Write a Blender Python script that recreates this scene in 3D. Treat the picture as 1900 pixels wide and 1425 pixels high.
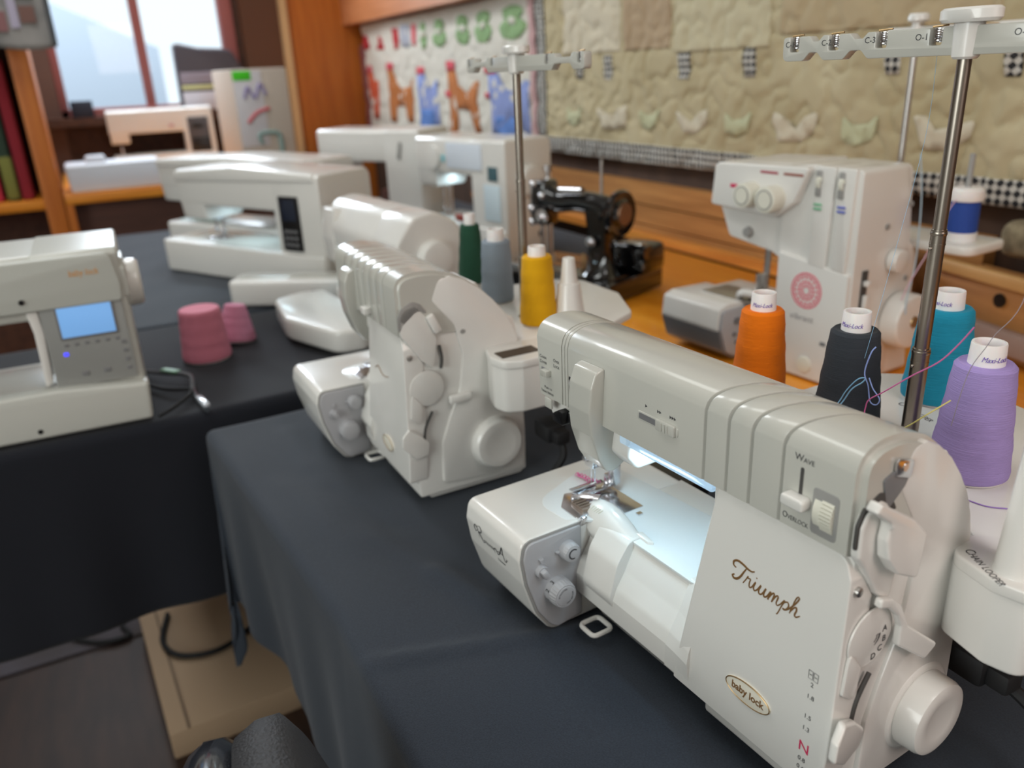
import bpy, bmesh, math, random
from mathutils import Vector, Matrix

# ---------------------------------------------------------------- clear
for o in list(bpy.data.objects):
    bpy.data.objects.remove(o)
scene = bpy.context.scene
COL = scene.collection
random.seed(7)
PI = math.pi
TABLE = 0.74          # height of the table tops (m)

# ---------------------------------------------------------------- camera
def make_camera():
    pitch, roll, head, f_px = map(math.radians, (21.34, -2.65, 153.27, 0)) 
    f_px = 1500.0
    D = Vector((math.cos(head) * math.cos(pitch), math.sin(head) * math.cos(pitch), -math.sin(pitch)))
    r0 = Vector((math.sin(head), -math.cos(head), 0))
    u0 = r0.cross(D)
    R = math.cos(roll) * r0 + math.sin(roll) * u0
    U = -math.sin(roll) * r0 + math.cos(roll) * u0
    cam = bpy.data.cameras.new('camera')
    ob = bpy.data.objects.new('camera', cam)
    COL.objects.link(ob)
    M = Matrix((R, U, -D)).transposed().to_4x4()
    M.translation = (0, 0, TABLE + 0.46)
    ob.matrix_world = M
    cam.sensor_fit = 'HORIZONTAL'
    cam.sensor_width = 36.0
    cam.lens = 36.0 * f_px / 1900.0
    cam.clip_start = 0.02
    cam.dof.use_dof = True
    cam.dof.focus_distance = 0.58
    cam.dof.aperture_fstop = 5.2
    cam.dof.aperture_blades = 0
    scene.camera = ob
make_camera()

# ---------------------------------------------------------------- world, lights, exposure
scene.view_settings.view_transform = 'Standard'
scene.view_settings.look = 'None'
scene.view_settings.gamma = 1.0
scene.view_settings.use_curve_mapping = False
scene.view_settings.exposure = 0.0

def make_world():
    w = bpy.data.worlds.new('room_air'); scene.world = w
    w.use_nodes = True
    bg = w.node_tree.nodes['Background']
    bg.inputs[0].default_value = (0.92, 0.97, 1.0, 1)
    bg.inputs[1].default_value = 0.30
make_world()

def area(name, loc, target, sx, sy, power, color=(1, 1, 1), spread=180):
    L = bpy.data.lights.new(name, 'AREA'); L.shape = 'RECTANGLE'
    L.size, L.size_y = sx, sy; L.energy = power; L.color = color
    L.spread = math.radians(spread)
    o = bpy.data.objects.new(name, L); COL.objects.link(o)
    o.location = loc
    d = Vector(target) - Vector(loc)
    o.rotation_euler = d.to_track_quat('-Z', 'Y').to_euler()
    return o
area('ceiling_light_panel', (-1.1, -0.35, 2.62), (-1.1, -0.35, 0), 1.2, 0.5, 8.5, (0.97, 1.0, 0.97))
area('ceiling_light_panel', (-2.9, -0.1, 2.62), (-2.9, -0.1, 0), 1.2, 0.5, 20, (0.94, 0.98, 1))
area('ceiling_light_panel', (0.9, 0.4, 2.62), (0.9, 0.4, 0), 1.2, 0.5, 12, (1, 0.96, 0.93))  # added warm fill for the right-hand faces, no fixture known here
area('warm_side_fill', (0.95, 0.62, 1.55), (-.25, .42, .95), 0.5, 0.5, 5.2, (1, 0.82, 0.75))  # floating light added to warm the nearest serger's right side
area('outdoor_daylight', (-5.4, -.3, 3.6), (-7.2, -.3, .9), 3.0, 2.0, 170, (0.86, 0.94, 1.0))
area('window_daylight', (-4.20, 0.38, 1.96), (0, 0.10, 0.85), 0.75, 0.62, 26, (0.80, 0.90, 1.0))
area('front_fill', (0.3, -2.9, 1.6), (0.1, 0, 1.1), 2.4, 1.6, 70, (0.94, 1.0, 0.98))  # added fill to brighten the machine fronts from the unseen side

# ---------------------------------------------------------------- materials
def lin(c):
    c = c / 255.0
    return c / 12.92 if c <= 0.04045 else ((c + 0.055) / 1.055) ** 2.4
def rgb(r, g, b):
    return (lin(r), lin(g), lin(b), 1)
MATS = {}
def mat(name, col, rough=0.5, metal=0.0, coat=0.0, bump=None, vary=None, sheen=0.0, emit=None, emit_s=0, trans=0.0, spec=0.5, sss=0.0):
    if name in MATS: return MATS[name]
    m = bpy.data.materials.new(name); m.use_nodes = True
    nt = m.node_tree; b = nt.nodes['Principled BSDF']
    c = rgb(*col)
    b.inputs['Base Color'].default_value = c
    b.inputs['Roughness'].default_value = rough
    b.inputs['Metallic'].default_value = metal
    b.inputs['Coat Weight'].default_value = coat
    b.inputs['Coat Roughness'].default_value = 0.06
    b.inputs['Specular IOR Level'].default_value = spec
    if trans: b.inputs['Transmission Weight'].default_value = trans
    if sss:
        b.inputs['Subsurface Weight'].default_value = sss
        b.inputs['Subsurface Scale'].default_value = 0.003
    if sheen:
        b.inputs['Sheen Weight'].default_value = sheen
        b.inputs['Sheen Roughness'].default_value = 0.5
    if emit:
        b.inputs['Emission Color'].default_value = rgb(*emit)
        b.inputs['Emission Strength'].default_value = emit_s
    tc = nt.nodes.new('ShaderNodeTexCoord')
    if vary:      # (scale tuple, colour2, detail)
        mp = nt.nodes.new('ShaderNodeMapping'); mp.inputs['Scale'].default_value = vary[0]
        nz = nt.nodes.new('ShaderNodeTexNoise'); nz.inputs['Scale'].default_value = 1.0
        nz.inputs['Detail'].default_value = 5
        rp = nt.nodes.new('ShaderNodeValToRGB')
        rp.color_ramp.elements[0].position = 0.35; rp.color_ramp.elements[1].position = 0.68
        rp.color_ramp.elements[0].color = c; rp.color_ramp.elements[1].color = rgb(*vary[1])
        nt.links.new(tc.outputs['Object'], mp.inputs[0]); nt.links.new(mp.outputs[0], nz.inputs[0])
        nt.links.new(nz.outputs[0], rp.inputs[0]); nt.links.new(rp.outputs[0], b.inputs['Base Color'])
    if bump:      # (scale tuple, strength, distance)
        mp = nt.nodes.new('ShaderNodeMapping'); mp.inputs['Scale'].default_value = bump[0]
        nz = nt.nodes.new('ShaderNodeTexNoise'); nz.inputs['Scale'].default_value = 1.0
        nz.inputs['Detail'].default_value = 3
        bp = nt.nodes.new('ShaderNodeBump'); bp.inputs['Strength'].default_value = bump[1]
        bp.inputs['Distance'].default_value = bump[2]
        nt.links.new(tc.outputs['Object'], mp.inputs[0]); nt.links.new(mp.outputs[0], nz.inputs[0])
        nt.links.new(nz.outputs[0], bp.inputs['Height']); nt.links.new(bp.outputs[0], b.inputs['Normal'])
    MATS[name] = m
    return m

M_WHITE = mat('white_plastic', (222, 220, 215), 0.25, coat=0.3)
M_GREYW = mat('grey_white_plastic', (190, 189, 181), 0.24, coat=0.3)
M_CREAM = mat('cream_plastic', (220, 218, 204), 0.35)
M_GREY = mat('grey_plastic', (150, 149, 146), 0.4)
M_MIDGREY = mat('mid_grey_plastic', (118, 118, 120), 0.4)
M_DIALPANEL = mat('dial_panel_shaded', (170, 170, 173), 0.35)  # grey deepened to put the shade of the right-facing panel into its colour
M_SEAM = mat('seam_shadow_plastic', (70, 68, 66), 0.7)
M_BLACK = mat('black_plastic', (16, 16, 18), 0.3)
M_GLOSSBLACK = mat('black_enamel', (9, 9, 11), 0.1, coat=1.0)
M_RUBBER = mat('black_rubber', (18, 18, 20), 0.7)
M_CHROME = mat('chrome', (225, 225, 228), 0.2, metal=1.0)
M_STEEL = mat('brushed_steel', (190, 186, 182), 0.34, metal=1.0)
M_POLE = mat('thread_pole_steel', (158, 150, 140), 0.30, metal=1.0)
M_BRASS = mat('gold_metal', (176, 146, 104), 0.3, metal=0.8)
M_GOLDTXT = mat('gold_lettering', (142, 106, 66), 0.4, metal=0.35)
M_PEARL = mat('pearl_badge', (224, 219, 204), 0.3)
M_INK = mat('dark_ink', (62, 62, 64), 0.6)
M_PINKINK = mat('red_ink', (205, 40, 90), 0.6)
M_PURPLEINK = mat('purple_ink', (112, 84, 176), 0.6)
M_GREENINK = mat('green_ink', (110, 178, 138), 0.6)
M_BLUEINK = mat('blue_ink', (96, 108, 190), 0.6)
M_GOLDINK = mat('orange_gold_ink', (214, 150, 70), 0.5)
M_CONE = mat('white_cone_plastic', (232, 228, 226), 0.45, sss=0.15)
M_ACRYL = mat('clear_lamp_cover', (225, 240, 248), 0.12, trans=0.75, emit=(190, 225, 255), emit_s=0.22)
M_LED = mat('led_white', (230, 245, 255), 0.4, emit=(214, 234, 255), emit_s=5.0)
M_CLOTH = mat('charcoal_cloth', (38, 44, 53), 0.86, sheen=0.12, bump=((900, 900, 900), 0.35, 0.001), vary=((700, 700, 700), (46, 53, 63)), spec=0.25)
M_SHADECLOTH = mat('shaded_cloth', (27, 29, 36), 0.88, sheen=0.10, spec=0.2)  # darker copy of the charcoal cloth, drape shade put into the colour

# ---------------------------------------------------------------- mesh helpers
MM = 0.001
def rounded(pts, r, n=4):
    """round the corners of a closed 2D polygon; r = number or list per corner"""
    out = []
    N = len(pts)
    for i, p in enumerate(pts):
        p = Vector(p); a = Vector(pts[i - 1]); b = Vector(pts[(i + 1) % N])
        rr = r[i] if isinstance(r, (list, tuple)) else r
        u = (a - p); v = (b - p)
        lu, lv = u.length, v.length
        if rr <= 0 or lu < 1e-9 or lv < 1e-9:
            out.append(tuple(p)); continue
        u /= lu; v /= lv
        ang = math.acos(max(-1, min(1, u.dot(v))))
        if ang > PI - 0.05:
            out.append(tuple(p)); continue
        t = min(rr / math.tan(ang / 2), lu * 0.48, lv * 0.48)
        p0 = p + u * t; p1 = p + v * t
        for k in range(n + 1):
            s = k / n
            q = p0 * (1 - s) ** 2 + p * 2 * s * (1 - s) + p1 * s ** 2
            out.append(tuple(q))
    return out

class MB:
    """collects shapes into one mesh (units: mm by default)"""
    def __init__(s, unit=MM):
        s.bm = bmesh.new(); s.u = unit
    def _merge(s, bm, M=None):
        if M is not None: bmesh.ops.transform(bm, matrix=M, verts=bm.verts)
        me = bpy.data.meshes.new('tmp'); bm.to_mesh(me); bm.free()
        s.bm.from_mesh(me); bpy.data.meshes.remove(me)
        return s
    def _bevel(s, bm, edges, r, seg):
        if r > 0 and edges:
            bmesh.ops.bevel(bm, geom=edges, offset=r, segments=seg, profile=0.5, affect='EDGES', clamp_overlap=True)
    def box(s, c, size, r=0, seg=2, rot=None):
        bm = bmesh.new(); bmesh.ops.create_cube(bm, size=1)
        bmesh.ops.scale(bm, vec=size, verts=bm.verts)
        s._bevel(bm, list(bm.edges), r, seg)
        M = Matrix.Translation(c)
        if rot is not None:
            from mathutils import Euler
            M = M @ Euler([math.radians(a) for a in rot]).to_matrix().to_4x4()
        return s._merge(bm, M)
    def prism(s, pts, axis, a, b, r=0, seg=2, fa=None, fb=None):
        """polygon pts extruded along axis from a to b; fa/fb optional functions giving the end coordinate for a point"""
        bm = bmesh.new()
        def co(p, t):
            if axis == 'x': return (t, p[0], p[1])
            if axis == 'y': return (p[0], t, p[1])
            return (p[0], p[1], t)
        va = [bm.verts.new(co(p, fa(p) if fa else a)) for p in pts]
        vb = [bm.verts.new(co(p, fb(p) if fb else b)) for p in pts]
        f1 = bm.faces.new(va); f2 = bm.faces.new(vb)
        n = len(pts)
        for i in range(n):
            bm.faces.new((va[i], va[(i + 1) % n], vb[(i + 1) % n], vb[i]))
        bmesh.ops.recalc_face_normals(bm, faces=bm.faces)
        if r > 0:
            s._bevel(bm, list(set(f1.edges) | set(f2.edges)), r, seg)
        return s._merge(bm)
    def cyl(s, p0, p1, r0, r1=None, n=24, r=0, seg=2, cap=True):
        r1 = r0 if r1 is None else r1
        p0, p1 = Vector(p0), Vector(p1); d = p1 - p0
        bm = bmesh.new()
        bmesh.ops.create_cone(bm, cap_ends=cap, segments=n, radius1=r0, radius2=r1, depth=d.length)
        if r > 0:
            ed = [e for e in bm.edges if abs(e.verts[0].co.z - e.verts[1].co.z) < 1e-6 and len(e.link_faces) == 2]
            s._bevel(bm, ed, r, seg)
        M = Matrix.Translation((p0 + p1) / 2) @ d.to_track_quat('Z', 'Y').to_matrix().to_4x4()
        return s._merge(bm, M)
    def lathe(s, prof, c=(0, 0, 0), d=(0, 0, 1), n=32, scale=(1, 1)):
        bm = bmesh.new(); rings = []
        for (r, z) in prof:
            if r < 1e-6: rings.append([bm.verts.new((0, 0, z))])
            else: rings.append([bm.verts.new((r * math.cos(2 * PI * k / n) * scale[0], r * math.sin(2 * PI * k / n) * scale[1], z)) for k in range(n)])
        for A, B in zip(rings, rings[1:]):
            for k in range(n):
                a0, a1 = A[k % len(A)], A[(k + 1) % len(A)]; b0, b1 = B[k % len(B)], B[(k + 1) % len(B)]
                vs = []
                for v in (a0, a1, b1, b0):
                    if v not in vs: vs.append(v)
                if len(vs) >= 3: bm.faces.new(vs)
        bmesh.ops.recalc_face_normals(bm, faces=bm.faces)
        M = Matrix.Translation(c) @ Vector(d).to_track_quat('Z', 'Y').to_matrix().to_4x4()
        return s._merge(bm, M)
    def tube(s, pts, r, n=8, flat=None, closed=False):
        """round tube along points; r number or list; flat=(normal, factor) squashes along normal"""
        bm = bmesh.new(); P = [Vector(p) for p in pts]; N = len(P); rings = []
        prev = None
        for i, p in enumerate(P):
            if closed: t = P[(i + 1) % N] - P[i - 1]
            else: t = (P[min(i + 1, N - 1)] - P[max(i - 1, 0)])
            t.normalize()
            if prev is None:
                a = Vector((0, 0, 1)) if abs(t.z) < 0.9 else Vector((1, 0, 0))
                x = t.cross(a).normalized()
            else:
                x = (prev - t * prev.dot(t)); x = x.normalized() if x.length > 1e-9 else t.orthogonal().normalized()
            prev = x; y = t.cross(x)
            rr = r[i] if isinstance(r, (list, tuple)) else r
            ring = []
            for k in range(n):
                o = x * (rr * math.cos(2 * PI * k / n)) + y * (rr * math.sin(2 * PI * k / n))
                if flat: 
                    nn = Vector(flat[0]); o = o - nn * (o.dot(nn) * (1 - flat[1]))
                ring.append(bm.verts.new(p + o))
            rings.append(ring)
        M = N if closed else N - 1
        for i in range(M):
            A, B = rings[i], rings[(i + 1) % N]
            for k in range(n): bm.faces.new((A[k], A[(k + 1) % n], B[(k + 1) % n], B[k]))
        if not closed:
            bm.faces.new(rings[0][::-1]); bm.faces.new(rings[-1])
        bmesh.ops.recalc_face_normals(bm, faces=bm.faces)
        return s._merge(bm)
    def sphere(s, c, r, sc=(1, 1, 1), u=20, v=12):
        bm = bmesh.new(); bmesh.ops.create_uvsphere(bm, u_segments=u, v_segments=v, radius=r)
        return s._merge(bm, Matrix.Translation(c) @ Matrix.Diagonal((*sc, 1)))
    def loft(s, rings, cap=True):
        bm = bmesh.new(); R = [[bm.verts.new(p) for p in ring] for ring in rings]; n = len(rings[0])
        for A, B in zip(R, R[1:]):
            for k in range(n): bm.faces.new((A[k], A[(k + 1) % n], B[(k + 1) % n], B[k]))
        if cap: bm.faces.new(R[0][::-1]); bm.faces.new(R[-1])
        bmesh.ops.recalc_face_normals(bm, faces=bm.faces)
        return s._merge(bm)
    def grid(s, fn, nu, nv):
        bm = bmesh.new(); V = [[bm.verts.new(fn(i / nu, j / nv)) for j in range(nv + 1)] for i in range(nu + 1)]
        for i in range(nu):
            for j in range(nv): bm.faces.new((V[i][j], V[i + 1][j], V[i + 1][j + 1], V[i][j + 1]))
        return s._merge(bm)
    def xf(s, fn):
        for v in s.bm.verts: v.co = Vector(fn(*v.co))
        return s
    def build(s, name, m, parent=None, angle=35, label=None, kind=None):
        if s.u != 1: bmesh.ops.scale(s.bm, vec=(s.u,) * 3, verts=s.bm.verts)
        me = bpy.data.meshes.new(name); s.bm.to_mesh(me); s.bm.free()
        me.materials.append(m)
        me.shade_smooth()
        me.set_sharp_from_angle(angle=math.radians(angle))
        o = bpy.data.objects.new(name, me); COL.objects.link(o)
        if parent is not None: o.parent = parent
        if label: o['label'] = label
        if kind: o['kind'] = kind
        return o

def thing(name, label, cat, loc=(0, 0, 0), rz=0, group=None):
    o = bpy.data.objects.new(name, None); COL.objects.link(o)
    o.empty_display_size = 0.02
    o.location = loc; o.rotation_euler = (0, 0, math.radians(rz))
    o['label'] = label; o['category'] = cat
    if group: o['group'] = group
    return o
def tag(o, label=None, cat=None, group=None, kind=None):
    for k, v in (('label', label), ('category', cat), ('group', group), ('kind', kind)):
        if v: o[k] = v
    return o
def dup(root, loc, rz, label, group=None):
    r = root.copy(); COL.objects.link(r); r.location = loc; r.rotation_euler = (0, 0, math.radians(rz)); r['label'] = label
    if group: r['group'] = group
    for ch in list(root.children):
        c = ch.copy(); COL.objects.link(c); c.parent = r
        for g in list(ch.children):
            d = g.copy(); COL.objects.link(d); d.parent = c
    return r

def spline(P, n=8, closed=False):
    """Catmull-Rom through the points"""
    P = [Vector(p) for p in P]; out = []; N = len(P)
    rng = range(N) if closed else range(N - 1)
    for i in rng:
        if closed: p0, p1, p2, p3 = P[i - 1], P[i], P[(i + 1) % N], P[(i + 2) % N]
        else: p0, p1, p2, p3 = P[max(i - 1, 0)], P[i], P[i + 1], P[min(i + 2, N - 1)]
        for k in range(n):
            t = k / n
            out.append(0.5 * ((2 * p1) + (p2 - p0) * t + (2 * p0 - 5 * p1 + 4 * p2 - p3) * t * t + (3 * p1 - p0 - 3 * p2 + p3) * t ** 3))
    if not closed: out.append(P[-1])
    return out

def text(parent, string, size, origin, ux, uy, m, name='lettering', shear=0.0, align='LEFT', thick=0.12, bend=None, sx=1.0, off=0.0, space=1.0, small=None):
    """flat raised lettering (mm). origin = baseline start, ux = reading direction, uy = up. small = scale of following capitals (small caps)"""
    cu = bpy.data.curves.new('t', 'FONT'); cu.body = string; cu.size = size; cu.shear = shear
    cu.align_x = align; cu.extrude = thick / 2; cu.offset = off; cu.space_character = space; cu.resolution_u = 3
    if small:
        cu.small_caps_scale = small
        for i, ch in enumerate(string):
            if ch.islower(): cu.body_format[i].use_small_caps = True
    ob = bpy.data.objects.new('t', cu); COL.objects.link(ob)
    dg = bpy.context.evaluated_depsgraph_get(); dg.update()
    me = bpy.data.meshes.new_from_object(ob.evaluated_get(dg))
    bpy.data.objects.remove(ob); bpy.data.curves.remove(cu)
    ux = Vector(ux).normalized(); uy = Vector(uy); uy = (uy - ux * uy.dot(ux)).normalized(); un = ux.cross(uy)
    for v in me.vertices:
        x, y, z = v.co.x * sx, v.co.y, v.co.z
        if bend:  p = Vector(bend(x, y, z))
        else: p = Vector(origin) + ux * x + uy * y + un * z
        v.co = p * MM
    me.materials.clear(); me.materials.append(m); me.name = name
    o = bpy.data.objects.new(name, me); COL.objects.link(o)
    if parent is not None: o.parent = parent
    return o
# ================================================================ sergers (front machine and the one behind it)
ARM_TOP = [(p.x, p.y) for p in spline([(y, z, 0) for y, z in [(-12, 252), (-9.6, 259.5), (-4, 264.6), (6, 267.6), (22, 267.4), (40, 262.5), (55, 254), (69, 242), (82, 226), (92, 209), (100, 191), (104, 178)]], 4)]

def arm_profile(low_front=202, low=196, back=104, inset=0.0):
    top = [(y + (inset if y < 20 else -inset * 0.6), z - inset) for y, z in ARM_TOP]
    p = [(-12 + inset, low_front + 4), (-9, low)] 
    return [(-12 + inset, low_front)] + top + [(back - inset, 170), (60, low - 4), (2, low)]

def thread_cone(name, label, loc, col, h=104, r_base=29, r_top=21, cone_h=None, group=None, text_angle=None, rough=0.75, coll=18, lettering=True):
    """cone of overlock thread standing on its base at loc (m)"""
    t = thing(name, label, 'thread cone', loc, 0, group)
    key = 'thread_%d_%d_%d' % col
    m = mat(key, col, rough, sheen=0.03, bump=((60, 60, 2600), 0.7, 0.0014), spec=0.25)
    rt = r_top
    prof = [(0, 1), (r_base - 3, 1), (r_base - 0.5, 3), (r_base, 7)]
    nst = 40
    rnd = random.Random(sum(col))
    for i in range(1, nst):
        f = i / nst
        prof.append((r_base + (rt - r_base) * f + rnd.uniform(-0.12, 0.12) + 0.35 * math.sin(f * 21 + sum(col)) * (0.6 if i % 5 else 1), 7 + (h - 12) * f))
    prof += [(rt - 0.3, h - 3), (rt - 2.5, h - 0.6), (rt * 0.62, h - 1.2), (0, h - 1.2)]
    b = MB(); b.lathe(prof, n=48); b.build('thread_wrap', m, t)
    cr = rt * 0.57; z0 = h - 8; z1 = h + coll - 4
    b = MB(); b.lathe([(cr * 1.06, z0), (cr * 0.98, z1 - 1), (cr * 0.95, z1), (cr * 0.82, z1), (cr * 0.79, z1 - 1.5), (cr * 0.80, z0 - 10), (0, z0 - 10)], n=36)
    core = b.build('cone_core', M_CONE, t)
    b = MB(); b.lathe([(r_base - 4, 0), (r_base - 2.5, 0.2), (r_base - 2.2, 2), (r_base - 6, 2.4), (0, 2.4)], n=36)
    b.build('cone_foot', M_CONE, t)
    if lettering and text_angle is not None:
        a0 = math.radians(text_angle); zt = h + (coll - 4) * 0.2
        def bend(x, y, z):
            a = a0 + x / (cr * 1.02); r = cr * (1.035 - 0.035 * (y / 8)) + 0.12 + z
            return (r * math.cos(a), r * math.sin(a), zt + y)
        text(core, 'Maxi-Lock', 5.2, (0, 0, 0), (1, 0, 0), (0, 0, 1), M_PURPLEINK, shear=0.35, align='CENTER', bend=bend, sx=0.82)
    return t

def dial(parent, name, c, r, l, teeth=0, taper=1.0, m=M_DIALPANEL, cap=True, label=None):
    """knob standing out along +x, c on the panel face"""
    b = MB()
    if teeth:
        n = teeth * 2; ring = lambda x, rr, dd: [(x, c[1] + (rr - (dd if k % 2 else 0)) * math.cos(2 * PI * k / n), c[2] + (rr - (dd if k % 2 else 0)) * math.sin(2 * PI * k / n)) for k in range(n)]
        b.cyl(c, (c[0] + l * 0.5, c[1], c[2]), r, r, n=64)
        b.loft([ring(c[0] + l * 0.49, r * 0.99, 0.0), ring(c[0] + l * 0.56, r * 0.98, r * 0.07), ring(c[0] + l * 0.9, r * 0.93 * taper, r * 0.07), ring(c[0] + l, r * 0.86 * taper, 0)])
        b.cyl((c[0] + l - 1, c[1], c[2]), (c[0] + l + 0.4, c[1], c[2]), r * 0.8 * taper, r * 0.74 * taper, n=40, r=0.3)
    else:
        b.cyl(c, (c[0] + l, c[1], c[2]), r, r * taper, n=40, r=min(1.2, r * 0.2))
    return b.build(name, m, parent, label=label)

def stitch_block(t, x0, x1, numbers=True, first=False):
    """left end of the bed that sticks out towards the front; dials on its right side (x1)"""
    prof = rounded([(-67, 100), (-70.5, 82), (-67, 58), (-57, 24), (-43, 4), (-36, 2), (112, 2), (112, 100)], [12, 14, 30, 30, 14, 3, 6, 10], 10)
    b = MB(); b.prism(prof, 'x', x0, x1 - 2.2, r=7, seg=4)
    blk = b.build('stitch_block', M_WHITE, t, angle=50)
    inner = rounded([(-63.5, 97), (-67, 82), (-63.5, 58), (-54, 27), (-41, 8), (-34, 4), (-9, 8), (-9, 97)], [10, 14, 30, 30, 14, 3, 2, 2], 10)
    b = MB(); b.prism(rounded([(-66, 99), (-69.4, 82), (-66, 58), (-56, 25), (-42.4, 5), (-35, 3), (-8, 6), (-8, 99)], [11, 14, 30, 30, 14, 3, 2, 2], 10), 'x', x1 - 4, x1 - 1.6)
    b.build('panel_seam', M_GREY, t)
    b = MB(); b.prism(inner, 'x', x1 - 4, x1, r=1.2, seg=3)
    dp = b.build('dial_panel', M_DIALPANEL, t)
    c1 = (x1, -24, 79); c2 = (x1, -51, 68); c3 = (x1, -36, 44.5)
    d1 = dial(t, 'tension_dial', c1, 8.6, 9.5, teeth=20)
    if first:
        b = MB(); b.tube([(x1 + 10.0, c1[1] + 4.3 * math.cos(a), c1[2] + 4.3 * math.sin(a)) for a in [math.radians(45 + k * 10) for k in range(0, 25)]], [0.35 + 0.55 * math.sin(k / 24 * PI * 0.75 + 0.3) for k in range(25)], n=6, flat=((1, 0, 0), 0.3))
        b.build('dial_marking', M_INK, d1)
    b = MB(); b.prism(rounded([(c1[1] - 13, c1[2] + 1.5), (c1[1] - 8.2, c1[2] + 2.2), (c1[1] - 8.2, c1[2] - 1.5)], 0.5, 2), 'x', x1 - 0.5, x1 + 2.4, r=0.4)
    b.build('dial_pointer', M_DIALPANEL, dp)
    b = MB(); b.prism(rounded([(c2[1] - 2.2, c2[2] + 11.5), (c2[1] + 2.2, c2[2] + 12), (c2[1] + 0.4, c2[2] + 6.5)], 0.4, 2), 'x', x1 - 0.5, x1 + 2.4, r=0.4)
    b.build('dial_pointer', M_DIALPANEL, dp)
    b = MB(); b.cyl(c2, (x1 + 5, c2[1], c2[2]), 5.8, 5.4, n=32); b.box((x1 + 6, c2[1], c2[2]), (7, 5.2, 8.4), r=1.2, rot=(28, 0, 0))
    b.build('selector_knob', M_DIALPANEL, t)
    d3 = dial(t, 'width_dial', c3, 12.2, 14.5, teeth=26)
    if first:
        for s, ang in (('1', 200), ('2', 160), ('3', 122)):
            a0 = math.radians(ang)
            def bend(x, y, z, a0=a0):
                a = a0 - x / 12.3; r = 12.32 + z + 0.05
                return (x1 + 6.2 - y, c3[1] + r * math.cos(a), c3[2] + r * math.sin(a))
            text(d3, s, 6.4, (0, 0, 0), (1, 0, 0), (0, 0, 1), M_INK, align='CENTER', bend=bend)
        for s, ang, rr in (('STANDARD', 128, 6.2), ('ROLLED HEM', -32, 6.2)):
            a0 = math.radians(ang)
            def bend2(x, y, z, a0=a0, rr=rr):
                a = a0 - x / rr; r = rr + y
                return (x1 + 14.95 + z, c3[1] + r * math.cos(a), c3[2] + r * math.sin(a))
            text(d3, s, 2.0, (0, 0, 0), (1, 0, 0), (0, 0, 1), M_INK, align='CENTER', bend=bend2)
    return blk

def thread_bar(t, px, py, x0, x1, slots, z0=455, z1=473, necks=(), tags=(), base_z=172, slot_w=9.0):
    """telescopic thread stand: pole + guide bar with spring slots"""
    b = MB(); 
    zs = [base_z - 4, base_z + 75, base_z + 165, z0 + 12]; rr = [6.4, 5.3, 4.6]
    for i in range(3):
        b.cyl((px, py, zs[i]), (px, py, zs[i + 1] + 2), rr[i], rr[i], n=24)
        if i: 
            b.cyl((px, py, zs[i] - 9), (px, py, zs[i] - 8), rr[i - 1] + 0.25, n=24); b.cyl((px, py, zs[i] - 2), (px, py, zs[i] + 0.5), rr[i - 1] + 0.35, n=24, r=0.2)
            b.sphere((px - 1.5, py - rr[i - 1], zs[i] - 11.5), 1.4)
    b.cyl((px, py, base_z - 6), (px, py, base_z + 2.5), 10, 9, n=28, r=1)
    b.build('thread_pole', M_POLE, t)
    # outline with notches
    low = []; H = z1 - z0
    pts = []
    # lower edge left to right with narrow necks
    segs = sorted(slots)
    lower = [(x0, z0)]
    for a, c in necks: lower += [(a, z0), (a + 6, z0 + 6), (c - 6, z0 + 6), (c, z0)]
    lower.append((x1, z0))
    upper = [(x1, z1)]
    for s in reversed(segs):
        w = slot_w / 2
        upper += [(s + w, z1), (s + w, z1 - H * 0.62), (s - w, z1 - H * 0.62), (s - w, z1)]
        nk = [n for n in necks if n[1] <= s - w and n[1] > s - 45]
        for a, c in nk: upper += [(c - 1, z1), (c - 5, z1 - 4), (a + 9, z1 - 4), (a + 5, z1)]
    upper.append((x0, z1))
    poly = rounded(lower + upper, [5] + [4] * (len(lower) - 2) + [5] + [5] + [1.6] * (len(upper) - 2) + [5], 3)
    b = MB(); b.prism(poly, 'y', py - 4.5, py + 4.5, r=0.8, seg=2)
    bar = b.build('guide_bar', M_GREYW, t)
    b = MB(); b.lathe([(0, z1 + 11), (13.5, z1 + 11), (15, z1 + 9.5), (15, z1 + 4), (13.5, z1 + 2), (0, z1 + 2)], (px, py, 0), n=36, scale=(1.35, 0.9))
    b.lathe([(9.5, z1 + 3), (8.6, z0 - 1), (7, z0 - 2.5), (0, z0 - 2.5)], (px, py, 0), n=28)
    b.build('guide_bar_cap', M_WHITE, t)
    for s in segs:
        b = MB()
        hel = [(s + 3.0 * math.cos(a), py + 3.2 * math.sin(a), z1 - H * 0.60 + 1.5 + a * (H * 0.5) / (2 * PI * 6)) for a in [k * 0.5 for k in range(int(2 * PI * 6 / 0.5))]]
        b.tube(hel, 0.55, n=5)
        b.build('thread_spring', M_CHROME, bar)
        b = MB(); b.tube([(s - slot_w / 2 - 1, py, z1 + 0.6), (s + slot_w / 2 + 1, py, z1 + 1.2)], 0.7, n=6)
        b.build('thread_wire', M_BRASS, bar)
    for s, x in tags:
        text(bar, s, 6.0, (x, py - 4.6, z1 - 7.5), (1, 0, 0), (0, 0, 1), M_INK)
    return bar

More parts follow.
